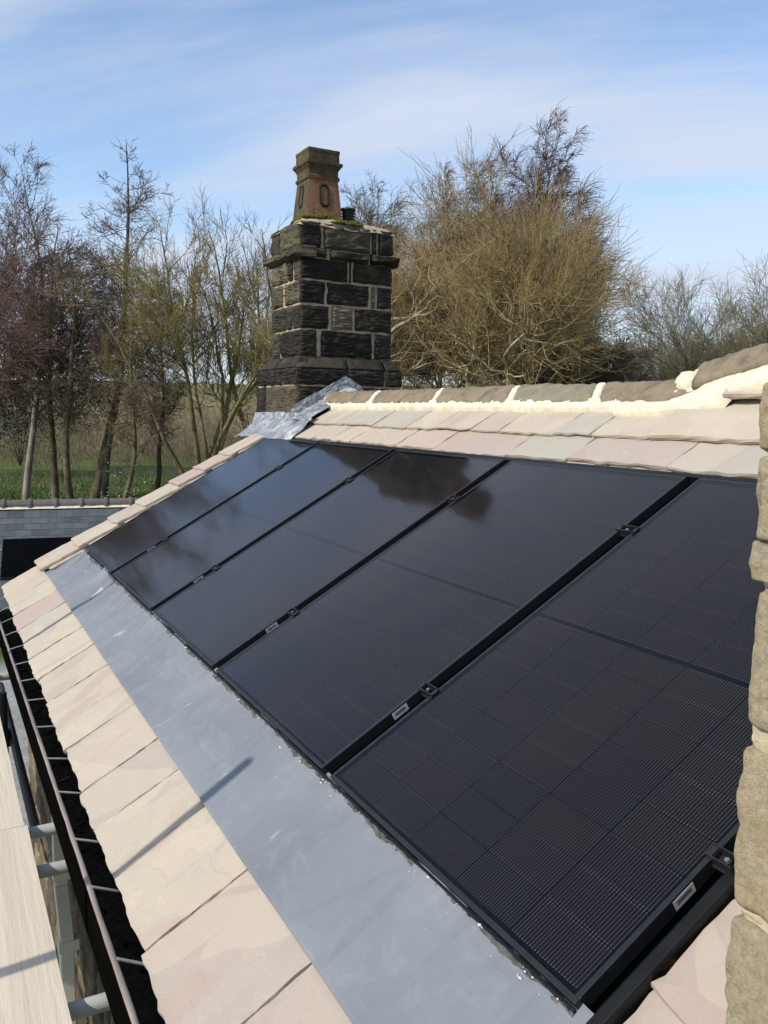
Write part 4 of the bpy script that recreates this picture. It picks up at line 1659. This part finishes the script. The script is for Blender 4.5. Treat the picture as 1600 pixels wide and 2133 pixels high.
def nbmort(a, b):
    y = -5 + 10 * a
    return (0.115 + 0.05 * b + 0.008 * fbm((y * 6, b, 0), 1, 2), y, RZ - 0.045 - 0.055 * b + 0.004 * nz((y * 9, b, 0), 1))


rough_strip("mortar_bed", nbmort, 160, 3, MT['mortar'], nroof)
npn = empty("solar_panel", (0, 0, 0), label="dark solar panel on the low slate-roofed building at the left", cat="solar panel")
npn.location = nb.matrix_basis @ Vector((0.93, -1.15, RZ - 0.05 - 0.93 * math.tan(NP) + 0.055))
npn.rotation_euler = (0, NP, math.radians(-8))
npn.rotation_euler = (Matrix.Rotation(math.radians(-8), 4, 'Z') @ Matrix.Rotation(NP, 4, 'Y')).to_euler()
m = MB()
m.box(0, 1.1, -0.55, 1.15, -0.035, 0)
m.build("frame", MT['frame'], npn, center=False, bevel=0.002)
m = MB()
m.add([(0.012, -0.538, 0.002), (1.088, -0.538, 0.002), (1.088, 1.138, 0.002), (0.012, 1.138, 0.002)], [(0, 1, 2, 3)])
m.build("cell_sheet", MT['backsheet'], npn, center=False)
for vv in (0.3, 0.75):
    m = MB()
    m.box(vv, vv + 0.05, -0.64, -0.552, -0.03, 0.004)
    m.build("clamp", MT['bolt'], npn, center=False)


# ------------------------------------------------------------------ trees
CAMP = np.array([6.779, -1.002, 1.0754])


def bearing(px, d):
    az = math.radians(151.75) - math.atan((px - 800) / 1747.9)
    x, y = CAMP[0] + d * math.cos(az), CAMP[1] + d * math.sin(az)
    return x, y, float(terrain_h(np.array(x), np.array(y)))


RIGHT = np.array([0.4716, 0.8817, 0.0])


def norm(a):
    return a / np.maximum(np.linalg.norm(a, axis=-1, keepdims=True), 1e-9)


def polyline(rng, start, d, length, ns, wob, up, wind=None, droop=0.0):
    nb = len(start)
    P = np.zeros((nb, ns + 1, 3))
    P[:, 0] = start
    d = norm(d)
    st = (length / ns)[:, None]
    for k in range(ns):
        add = rng.normal(size=(nb, 3)) * wob
        add[:, 2] += up - droop * (k / ns)
        if wind is not None:
            add += wind * (0.4 + k / ns)
        d = norm(d + add)
        P[:, k + 1] = P[:, k] + d * st
    return P


def tubes(P, r0, r1, sides):
    """P (nb, ns+1, 3) -> vertices, quads"""
    nb, n, _ = P.shape
    T = np.zeros_like(P)
    T[:, 1:-1] = P[:, 2:] - P[:, :-2]
    T[:, 0] = P[:, 1] - P[:, 0]
    T[:, -1] = P[:, -1] - P[:, -2]
    T = norm(T)
    ref = np.zeros_like(T)
    vert = np.abs(T[:, :, 2]) > 0.9
    ref[..., 2] = 1
    ref[vert] = (1, 0, 0)
    # keep one reference per branch to avoid twist
    ref[:] = np.where(vert.mean(1)[:, None, None] > 0.5, np.array([1.0, 0.0, 0.0]), np.array([0.0, 0.0, 1.0]))
    A = norm(np.cross(T, ref) + 1e-6)
    B = np.cross(T, A)
    t = np.linspace(0, 1, n)[None, :]
    R = r0[:, None] * (1 - t) + r1[:, None] * t
    w = np.arange(sides) * 2 * PI / sides
    V = P[:, :, None, :] + R[:, :, None, None] * (A[:, :, None, :] * np.cos(w)[None, None, :, None] + B[:, :, None, :] * np.sin(w)[None, None, :, None])
    base = (np.arange(nb) * n * sides)[:, None, None]
    i = (np.arange(n - 1) * sides)[None, :, None]
    k = np.arange(sides)[None, None, :]
    k2 = (k + 1) % sides
    F = np.stack([base + i + k, base + i + k2, base + i + sides + k2, base + i + sides + k], -1).reshape(-1, 4)
    return V.reshape(-1, 3), F


def spawn(rng, P, L, r0, r1, n, t0, t1, ang, angv, ratio, shape, rmin, rr=0.55):
    nb, npt, _ = P.shape
    ns = npt - 1
    if nb > 3:
        idx = rng.choice(nb, size=nb * n, p=L / L.sum())
        t = t0 + (t1 - t0) * rng.random(nb * n)
    else:
        idx = np.repeat(np.arange(nb), n)
        i = np.tile(np.arange(n), nb)
        t = t0 + (t1 - t0) * (i + rng.random(nb * n)) / n
    f = np.clip(t * ns, 0, ns - 1e-6)
    k = f.astype(int)
    fr = (f - k)[:, None]
    a, b = P[idx, k], P[idx, k + 1]
    start = a * (1 - fr) + b * fr
    T = norm(b - a)
    rv = norm(np.cross(T, rng.normal(size=T.shape)) + 1e-9)
    an = np.radians(ang + angv * rng.normal(size=nb * n))[:, None]
    d = T * np.cos(an) + rv * np.sin(an)
    ln = L[idx] * ratio * shape(t) * (0.7 + 0.6 * rng.random(nb * n))
    pr = r0[idx] * (1 - t) + r1[idx] * t
    rb = np.maximum(np.minimum(pr * 0.75, np.maximum(rr * 0.018 * ln, rmin)), rmin)
    return start, d, ln, rb, t


def make_tree(name, label, kind, px, d, height, seed, bark, twig, lean=(0, 0), group=None, scale_n=1.0, spread=1.0, cat="tree"):
    rng = np.random.default_rng(seed)
    x, y, z = bearing(px, d)
    root = empty(name, (x, y, z - 0.1), label=label, cat=cat, group=group)
    W = RIGHT
    tv, tf, cv, cf = [], [], [], []

    def put(lst, fl, V, F):
        b = sum(len(v) for v in lst)
        lst.append(V)
        fl.append(F + b)

    ln0 = lean[0] * RIGHT + lean[1] * np.array([-0.875, 0.47, 0])
    q = lambda n: max(2, int(round(n * scale_n)))
    if kind == 'alder':
        P0 = polyline(rng, np.zeros((1, 3)), np.array([[ln0[0], ln0[1], 1.0]]), np.array([height]), 18, 0.065, 0.0)
        P0 = P0 + (np.linspace(0, 1, 19)[None, :, None] * (height * (ln0 + np.array([0, 0, 1.0])) - P0[:, -1])[:, None, :])
        R0, R1 = np.array([height * 0.0145]), np.array([0.012])
        put(tv, tf, *tubes(P0, R0, R1, 9))
        L0 = np.array([height])
        s, dd, l, r, t = spawn(rng, P0, L0, R0, R1, q(46), 0.30, 0.985, 66, 11, 0.30 * spread, lambda t: np.clip(1.09 - t, 0.07, 1) ** 0.75 * np.where(t < 0.4, 0.7, 1), 0.010)
        P1 = polyline(rng, s, dd, l, 8, 0.13, 0.05)
        e = np.full(len(l), 0.004)
        put(tv, tf, *tubes(P1, r, e, 5))
        s, dd, l2, r2, t = spawn(rng, P1, l, r, e, q(10), 0.12, 1.0, 48, 14, 0.42, lambda t: 1.15 - 0.6 * t, 0.0085)
        P2 = polyline(rng, s, dd, l2, 5, 0.16, 0.05)
        e2 = np.full(len(l2), 0.0035)
        put(cv, cf, *tubes(P2, r2, e2, 4))
        s, dd, l3, r3, t = spawn(rng, P2, l2, r2, e2, q(6), 0.1, 1.0, 45, 16, 0.55, lambda t: 1.1 - 0.4 * t, 0.0068)
        P3 = polyline(rng, s, dd, l3, 3, 0.2, 0.05)
        put(cv, cf, *tubes(P3, r3, np.full(len(l3), 0.0045), 3))
        s, dd, l4, r4, t = spawn(rng, P3, l3, r3, np.full(len(l3), 0.003), q(2), 0.2, 1.0, 42, 16, 0.6, lambda t: 1.0 + 0 * t, 0.0055)
        P4 = polyline(rng, s, dd, l4, 2, 0.2, 0.04)
        put(cv, cf, *tubes(P4, r4, np.full(len(l4), 0.004), 3))
    elif kind == 'birch':
        P0 = polyline(rng, np.zeros((1, 3)), np.array([[ln0[0], ln0[1], 1.0]]), np.array([height]), 18, 0.065, 0.0)
        P0 = P0 + (np.linspace(0, 1, 19)[None, :, None] * (height * (ln0 + np.array([0, 0, 1.0])) - P0[:, -1])[:, None, :])
        R0, R1 = np.array([height * 0.0115]), np.array([0.010])
        put(tv, tf, *tubes(P0, R0, R1, 8))
        L0 = np.array([height])
        s, dd, l, r, t = spawn(rng, P0, L0, R0, R1, q(40), 0.28, 0.985, 42, 9, 0.30 * spread, lambda t: np.clip(1.10 - t, 0.08, 1) ** 0.7, 0.009)
        P1 = polyline(rng, s, dd, l, 8, 0.10, 0.06, W * 0.05)
        e = np.full(len(l), 0.004)
        put(tv, tf, *tubes(P1, r, e, 5))
        s, dd, l2, r2, t = spawn(rng, P1, l, r, e, q(12), 0.15, 1.0, 40, 12, 0.42, lambda t: 1.1 - 0.5 * t, 0.0078)
        P2 = polyline(rng, s, dd, l2, 5, 0.12, 0.08, W * 0.10, droop=0.16)
        e2 = np.full(len(l2), 0.0032)
        put(cv, cf, *tubes(P2, r2, e2, 3))
        s, dd, l3, r3, t = spawn(rng, P2, l2, r2, e2, q(15), 0.1, 1.0, 34, 14, 0.62, lambda t: 1.0 + 0 * t, 0.0062)
        P3 = polyline(rng, s, dd, l3, 2, 0.13, 0.0, W * 0.25, droop=0.6)
        put(cv, cf, *tubes(P3, r3, np.full(len(l3), 0.0042), 3))
    elif kind == 'willow':
        ns = 8
        a = (np.arange(ns) + 0.6 * rng.random(ns)) / ns * 2 * PI
        st = np.stack([0.25 * np.cos(a), 0.25 * np.sin(a), np.zeros(ns)], 1)
        an = np.radians(3 + 11 * rng.random(ns)) * spread
        dd = np.stack([np.sin(an) * np.cos(a) + ln0[0], np.sin(an) * np.sin(a) + ln0[1], np.cos(an)], 1)
        L0 = height * (0.72 + 0.3 * rng.random(ns))
        P0 = polyline(rng, st, dd, L0, 14, 0.075, 0.0)
        R0, R1 = np.full(ns, height * 0.0115) * (0.7 + 0.5 * rng.random(ns)), np.full(ns, 0.012)
        put(tv, tf, *tubes(P0, R0, R1, 8))
        s, dd, l, r, t = spawn(rng, P0, L0, R0, R1, q(15), 0.42, 0.98, 44, 13, 0.30, lambda t: 1.15 - 0.6 * t, 0.012)
        P1 = polyline(rng, s, dd, l, 9, 0.14, 0.10)
        e = np.full(len(l), 0.005)
        put(tv, tf, *tubes(P1, r, e, 5))
        s, dd, l2, r2, t = spawn(rng, P1, l, r, e, q(9), 0.15, 1.0, 42, 14, 0.46, lambda t: 1.1 - 0.4 * t, 0.0085)
        P2 = polyline(rng, s, dd, l2, 6, 0.15, 0.10)
        e2 = np.full(len(l2), 0.0035)
        put(cv, cf, *tubes(P2, r2, e2, 4))
        s, dd, l3, r3, t = spawn(rng, P2, l2, r2, e2, q(8), 0.1, 1.0, 36, 13, 0.60, lambda t: 1.05 - 0.3 * t, 0.0062)
        P3 = polyline(rng, s, dd, l3, 2, 0.13, 0.12)
        put(cv, cf, *tubes(P3, r3, np.full(len(l3), 0.003), 3))
    elif kind == 'gnarled':
        P0 = polyline(rng, np.zeros((3, 3)) + np.array([[0, 0, 0], [0.3, 0.2, 0], [-0.2, 0.3, 0]]), np.array([[0.05, 0.05, 1.0], [0.25, 0.3, 1], [-0.25, -0.2, 1]]), np.array([height * 0.5, height * 0.45, height * 0.45]), 9, 0.16, 0.05)
        L0 = np.array([height * 0.55, height * 0.5, height * 0.5])
        R0, R1 = np.array([0.24, 0.18, 0.17]), np.array([0.10, 0.08, 0.08])
        put(tv, tf, *tubes(P0, R0, R1, 9))
        s, dd, l, r, t = spawn(rng, P0, L0, R0, R1, q(14), 0.25, 1.0, 56, 16, 0.66 * spread, lambda t: 1.1 - 0.35 * t, 0.035, rr=1.3)
        P1 = polyline(rng, s, dd, l, 14, 0.30, 0.05)
        e = np.full(len(l), 0.010)
        put(tv, tf, *tubes(P1, r, e, 6))
        s, dd, l2, r2, t = spawn(rng, P1, l, r, e, q(13), 0.2, 1.0, 50, 18, 0.42, lambda t: 1.1 - 0.4 * t, 0.014, rr=1.2)
        P2 = polyline(rng, s, dd, l2, 9, 0.26, 0.11)
        e2 = np.full(len(l2), 0.0045)
        put(tv, tf, *tubes(P2, r2, e2, 4))
        s, dd, l3, r3, t = spawn(rng, P2, l2, r2, e2, q(8), 0.15, 1.0, 46, 20, 0.85, lambda t: 1.05 - 0.3 * t, 0.0062)
        kz = rng.random(len(l3)) < np.clip((s[:, 2] / height - 0.20) / 0.22, 0.08, 1)
        s, dd, l3, r3 = s[kz], dd[kz], l3[kz], r3[kz]
        P3 = polyline(rng, s, dd, l3, 3, 0.17, 0.17, W * 0.05)
        put(cv, cf, *tubes(P3, r3, np.full(len(l3), 0.003), 3))
        s, dd, l4, r4, t = spawn(rng, P3, l3, r3, np.full(len(l3), 0.003), q(5), 0.2, 0.95, 34, 14, 0.48, lambda t: 1.05 - 0.3 * t, 0.0055)
        P4 = polyline(rng, s, dd, l4, 2, 0.12, 0.16, W * 0.05)
        put(cv, cf, *tubes(P4, r4, np.full(len(l4), 0.0028), 3))
    elif kind == 'fan':
        P0 = polyline(rng, np.zeros((1, 3)), np.array([[0, 0, 1.0]]), np.array([height * 0.42]), 6, 0.04, 0.02)
        L0 = np.array([height])
        R0, R1 = np.array([height * 0.02]), np.array([height * 0.011])
        put(tv, tf, *tubes(P0, R0, R1, 8))
        s, dd, l, r, t = spawn(rng, P0, L0, R0, R1, q(27), 0.35, 1.0, 48, 16, 0.58 * spread, lambda t: 0.9 + 0.2 * t, 0.03, rr=0.9)
        P1 = polyline(rng, s, dd, l, 9, 0.08, 0.06)
        e = np.full(len(l), 0.008)
        put(tv, tf, *tubes(P1, r, e, 6))
        s, dd, l2, r2, t = spawn(rng, P1, l, r, e, q(16), 0.2, 1.0, 38, 10, 0.40, lambda t: 1.1 - 0.5 * t, 0.009)
        P2 = polyline(rng, s, dd, l2, 6, 0.10, 0.06)
        e2 = np.full(len(l2), 0.004)
        put(cv, cf, *tubes(P2, r2, e2, 4))
        s, dd, l3, r3, t = spawn(rng, P2, l2, r2, e2, q(13), 0.1, 1.0, 36, 12, 0.52, lambda t: 1.05 - 0.3 * t, 0.0085)
        P3 = polyline(rng, s, dd, l3, 3, 0.12, 0.06)
        put(cv, cf, *tubes(P3, r3, np.full(len(l3), 0.0035), 3))
        s, dd, l4, r4, t = spawn(rng, P3, l3, r3, np.full(len(l3), 0.0035), q(3), 0.2, 0.95, 34, 10, 0.62, lambda t: 1.0 + 0 * t, 0.0058)
        P4 = polyline(rng, s, dd, l4, 2, 0.12, 0.05)
        put(cv, cf, *tubes(P4, r4, np.full(len(l4), 0.0045), 3))
    V = np.concatenate(tv)
    F = np.concatenate(tf)
    link("trunk", mesh_np("trunk", V, F, True, [bark]), root)
    V = np.concatenate(cv)
    F = np.concatenate(cf)
    link("crown", mesh_np("crown", V, F, True, [twig]), root)
    return root, len(F) * 2


def bark(name, a, b, lichen=None):
    m = newmat(name)
    t = NT(m)
    v = t.coord((1, 1, 0.3))
    n = t.noise(v, 7, 6, 0.65)
    c = t.ramp(n, [(0.3, a), (0.7, b)])
    if lichen:
        n2 = t.noise(t.coord(), 2.0, 4, 0.6)
        c = t.mix(t.math('MULTIPLY', t.rng(n2, 0.42, 0.62), 0.75), c, lichen)
    t.surf(c, 0.9, 0, t.bump(n, 0.6, 0.03), 0.2)
    return m


def twigmat(name, a, b, top=None):
    m = newmat(name)
    t = NT(m)
    n = t.noise(t.coord(), 0.9, 4, 0.6)
    c = t.ramp(n, [(0.35, a), (0.65, b)])
    t.surf(c, 0.75, 0, None, 0.25)
    return m


BK = dict(
    alder=bark("alder_bark", (0.045, 0.036, 0.024), (0.11, 0.092, 0.058), (0.16, 0.145, 0.08)),
    birch=bark("birch_bark", (0.12, 0.10, 0.085), (0.34, 0.30, 0.26)),
    willow=bark("willow_bark", (0.075, 0.06, 0.032), (0.16, 0.135, 0.075), (0.23, 0.20, 0.10)),
    gnarl=bark("lichened_bark", (0.14, 0.12, 0.065), (0.27, 0.235, 0.135), (0.40, 0.36, 0.23)),
    fan=bark("ash_bark", (0.06, 0.055, 0.035), (0.14, 0.125, 0.08), (0.17, 0.16, 0.09)))
TW = dict(
    alder=twigmat("alder_twigs", (0.085, 0.064, 0.046), (0.17, 0.128, 0.094)),
    red=twigmat("reddish_twigs", (0.105, 0.064, 0.05), (0.19, 0.12, 0.094)),
    birch=twigmat("purple_birch_twigs", (0.09, 0.058, 0.048), (0.165, 0.108, 0.088)),
    willow=twigmat("yellow_willow_twigs", (0.17, 0.135, 0.05), (0.30, 0.25, 0.10)),
    gnarl=twigmat("orange_brown_twigs", (0.21, 0.15, 0.065), (0.36, 0.27, 0.125)),
    fan=twigmat("olive_twigs", (0.12, 0.105, 0.065), (0.22, 0.195, 0.12)),
    brown=twigmat("brown_twigs", (0.10, 0.074, 0.048), (0.19, 0.145, 0.094)),
    tan=twigmat("tan_scrub", (0.12, 0.095, 0.055), (0.22, 0.18, 0.105)))

ntri = 0
MADE = []
GL, GR = "bare trees left of the chimney", "bare trees right of the chimney"
TREES = [
    ("birch_tree", "tall reddish birch at the left edge of the picture", 'birch', 48, 30, 11.0, 1, BK['birch'], TW['red'], (0.02, 0), GL, 0.9, 1.15),
    ("birch_tree", "reddish birch cut by the left edge, its trunk half out of frame", 'birch', -20, 28, 9.0, 2, BK['alder'], TW['red'], (0.03, 0), GL, 0.75, 1.2),
    ("alder_tree", "dark bushy alder between the leftmost birch and the tallest alder", 'alder', 110, 29, 8.9, 3, BK['alder'], TW['red'], (0.04, 0), GL, 0.86, 1.25),
    ("alder_tree", "tallest conical alder standing clear against the sky left of the chimney", 'alder', 186, 29, 11.5, 4, BK['alder'], TW['alder'], (0.118, 0), GL, 1.0, 0.95),
    ("alder_tree", "thin alder leaning just right of the tallest alder", 'alder', 212, 27.5, 8.0, 5, BK['alder'], TW['alder'], (0.10, 0), GL, 0.75, 1.0),
    ("alder_tree", "crooked alder with a dark trunk left of the tallest alder", 'alder', 150, 27, 8.2, 6, BK['alder'], TW['brown'], (0.0, 0), GL, 0.82, 1.25),
    ("alder_tree", "slim sapling in front of the yellow willow's left side", 'alder', 240, 25, 5.8, 7, BK['alder'], TW['brown'], (0.10, 0), GL, 0.7, 0.9),
    ("alder_tree", "slender brown tree just left of the yellow willow", 'alder', 318, 30, 6.8, 17, BK['alder'], TW['alder'], (0.0, 0), GL, 0.75, 1.0),
    ("willow_tree", "yellow-green many-stemmed willow left of the chimney", 'willow', 425, 26, 8.7, 8, BK['willow'], TW['willow'], (0.07, 0), GL, 0.95, 0.85),
    ("willow_tree", "pale willow close behind the chimney's left side", 'willow', 560, 31, 9.6, 9, BK['willow'], TW['fan'], (0.0, 0), GL, 0.7, 0.9),
    ("hawthorn_tree", "small bare tree beside the foot of the chimney", 'alder', 522, 17, 4.2, 10, BK['willow'], TW['brown'], (-0.02, 0), GL, 0.55, 1.2),
    ("willow_tree", "big contorted willow with pale twisted limbs right of the chimney", 'gnarled', 900, 22, 15.6, 44, BK['gnarl'], TW['gnarl'], (0.0, 0), GR, 1.0, 0.82),
    ("birch_tree", "tallest windswept birch at the right of the big willow", 'birch', 1128, 27, 12.0, 13, BK['birch'], TW['birch'], (0.015, 0), GR, 1.25, 1.0),
    ("birch_tree", "windswept birch rising behind the middle of the big willow", 'birch', 1010, 30, 11.7, 14, BK['birch'], TW['birch'], (0.0, 0), GR, 1.3, 1.2),
    ("birch_tree", "windswept birch behind the left side of the big willow", 'birch', 925, 31, 11.5, 15, BK['birch'], TW['birch'], (0.0, 0), GR, 1.3, 1.2),
    ("birch_tree", "leftmost windswept birch, rising just right of the chimney pot", 'birch', 775, 30, 10.8, 16, BK['birch'], TW['brown'], (0.01, 0), GR, 1.2, 1.25),
    ("hawthorn_tree", "low windswept purple-brown thorn tree right of the tallest birch", 'birch', 1195, 24, 5.6, 18, BK['alder'], TW['birch'], (0.06, 0), GR, 1.25, 1.6),
    ("ash_tree", "rounded olive-grey tree at the right edge above the ridge", 'fan', 1520, 36, 6.5, 20, BK['fan'], TW['fan'], (0, 0), GR, 1.1, 1.25),
    ("ash_tree", "lower olive tree between the thorn and the rounded right-hand tree", 'fan', 1360, 44, 5.0, 21, BK['fan'], TW['fan'], (0, 0), GR, 0.9, 1.3),
]
for (nm, lb, kd, px_, d_, h_, sd, bk, tw, le, gp, sn, sp) in TREES:
    rt_, n_ = make_tree(nm, lb, kd, px_, d_, h_, sd, bk, tw, le, gp, sn, sp)
    MADE.append(rt_)
    ntri += n_
    print(nm, kd, n_)


def copy_tree(src, px_, d_, rot, sc, label):
    x, y, z = bearing(px_, d_)
    r = src.copy()
    COL.objects.link(r)
    r.location = (x, y, z - 0.1)
    r.rotation_euler = (0, 0, rot)
    r.scale = (sc, sc, sc)
    r['label'] = label
    for ch in list(src.children):
        c = ch.copy()
        COL.objects.link(c)
        c.parent = r


copy_tree(MADE[0], -120, 47, 1.2, 1.55, "birch beyond the left edge, mirrored highest in the far solar panel")
copy_tree(MADE[2], -230, 45, 2.4, 1.75, "bushy alder beyond the left edge, mirrored at the foot of the far solar panel")
copy_tree(MADE[3], -360, 50, 4.0, 1.6, "tall alder well beyond the left edge, mirrored in the far solar panel's corner")
print("TREE TRIS", ntri)


# ------------------------------------------------------------------ undergrowth
def thicket(name, label, n, area, hgt, mat, seed, ns=3, spread=0.35, rk=1.0):
    rng = np.random.default_rng(seed)
    pxs = area[0] + (area[1] - area[0]) * rng.random(n)
    ds = area[2] + (area[3] - area[2]) * rng.random(n)
    az = math.radians(151.75) - np.arctan((pxs - 800) / 1747.9)
    x, y = CAMP[0] + ds * np.cos(az), CAMP[1] + ds * np.sin(az)
    # clumps
    cl_ = 0.5 + 0.5 * np.sin(x * 1.3 + 0.5 * np.sin(y * 1.1)) * np.cos(y * 1.1 + 1.0)
    z = terrain_h(x, y)
    h = hgt * (0.25 + 0.95 * cl_) * (0.5 + 0.7 * rng.random(n))
    d = np.stack([rng.normal(size=n) * spread, rng.normal(size=n) * spread, np.ones(n)], 1)
    P = polyline(rng, np.stack([x, y, z - 0.05], 1), d, h, ns, 0.22, 0.0, droop=0.15)
    V, F = tubes(P, np.full(n, 0.009 * rk), np.full(n, 0.004 * rk), 3)
    s, dd, l2, r2, t = spawn(rng, P, h, np.full(n, 0.009), np.full(n, 0.004), 4, 0.25, 1.0, 48, 16, 0.36, lambda t: 1.1 - 0.4 * t, 0.0042)
    P2 = polyline(rng, s, dd, l2, 2, 0.22, 0.03)
    V2, F2 = tubes(P2, r2 * rk, np.full(len(l2), 0.003 * rk), 3)
    me = mesh_np(name, np.concatenate([V, V2]), np.concatenate([F, F2 + len(V)]), True, [mat])
    link(name, me, kind="stuff", label=label)
    return (len(F) + len(F2)) * 2


ntri += thicket("bramble_thicket", "tangle of brown bare brambles and saplings under the left trees", 1500, (-60, 620, 54, 74), 2.6, TW['tan'], 31, rk=2.0)
ntri += thicket("low_scrub", "low olive-brown scrub in the grass between the left tree trunks", 700, (-60, 560, 29, 46), 0.9, TW['fan'], 34, spread=0.6)
ntri += thicket("hedge_scrub", "tangle of olive scrub below the trees right of the chimney", 2200, (640, 1600, 24, 44), 3.4, TW['fan'], 32)
ntri += thicket("far_hedge", "dark brown hedgerow far beyond the left trees", 1000, (-60, 640, 84, 110), 4.5, TW['brown'], 33, rk=3)


def leafmat(name, a, b):
    m = newmat(name)
    t = NT(m)
    n = t.noise(t.coord(), 3, 3, 0.6)
    c = t.ramp(n, [(0.35, a), (0.65, b)])
    t.surf(c, 0.6, 0, None, 0.3)
    return m


def leafy(name, label, px_, d_, h, w, n, mat, seed, size, cat="shrub", zoff=0.0):
    rng = np.random.default_rng(seed)
    x, y, z = bearing(px_, d_)
    root = empty(name, (x, y, z + zoff), label=label, cat=cat)
    nc = 26
    c = rng.normal(size=(nc, 3)) * np.array([w * 0.33, w * 0.33, h * 0.20]) + np.array([0, 0, h * 0.58])
    k = rng.integers(0, nc, n)
    p = c[k] + rng.normal(size=(n, 3)) * np.array([w * 0.13, w * 0.13, h * 0.09])
    p[:, 2] = np.maximum(p[:, 2], 0.05)
    a = norm(rng.normal(size=(n, 3)))
    b = norm(np.cross(a, rng.normal(size=(n, 3))))
    s = size * (0.6 + 0.8 * rng.random(n))[:, None]
    V = np.stack([p - a * s, p + b * s * 0.5, p + a * s, p - b * s * 0.5], 1).reshape(-1, 3)
    F = np.arange(n * 4).reshape(-1, 4)
    link("foliage", mesh_np("foliage", V, F, False, [mat]), root)
    ns = 9
    st = np.zeros((ns, 3))
    P = polyline(rng, st, rng.normal(size=(ns, 3)) * 0.25 + np.array([0, 0, 1]), np.full(ns, h * 0.8), 6, 0.12, 0.05)
    V, F = tubes(P, np.full(ns, 0.03), np.full(ns, 0.008), 5)
    link("stem", mesh_np("stem", V, F, True, [BK['alder']]), root)


leafy("evergreen_tree", "dark evergreen bush behind the leftmost birches", 40, 44, 5.2, 5.2, 12000, leafmat("dark_evergreen", (0.012, 0.018, 0.008), (0.035, 0.045, 0.018)), 61, 0.06, "evergreen", 0.6)
leafy("blossom_shrub", "small shrub with pale blossom below the leaning sapling", 262, 23.5, 1.5, 1.5, 520, leafmat("pale_blossom", (0.26, 0.26, 0.17), (0.46, 0.44, 0.32)), 62, 0.022)
# short grass of the meadow under the left trees
def grass():
    rng = np.random.default_rng(77)
    n = 42000
    pxs = -60 + 560 * rng.random(n)
    ds = 21 + 24 * rng.random(n) ** 1.2
    az = math.radians(151.75) - np.arctan((pxs - 800) / 1747.9)
    x, y = CAMP[0] + ds * np.cos(az), CAMP[1] + ds * np.sin(az)
    z = terrain_h(x, y)
    h = 0.10 + 0.18 * rng.random(n)
    a = rng.random(n) * 2 * PI
    w = 0.020
    lean = rng.normal(size=(n, 2)) * 0.08
    p = np.stack([x, y, z - 0.01], 1)
    V = np.stack([p + np.stack([w * np.cos(a), w * np.sin(a), 0 * a], 1), p - np.stack([w * np.cos(a), w * np.sin(a), 0 * a], 1), p + np.stack([lean[:, 0], lean[:, 1], h], 1)], 1).reshape(-1, 3)
    F = np.arange(n * 3).reshape(-1, 3)
    link("grass", mesh_np("grass", V, F, False, [leafmat("grass_blades", (0.05, 0.095, 0.018), (0.105, 0.16, 0.038))]), kind="stuff", label="rough green grass under the left trees")


grass()
print("TOTAL TRIS ~", ntri)
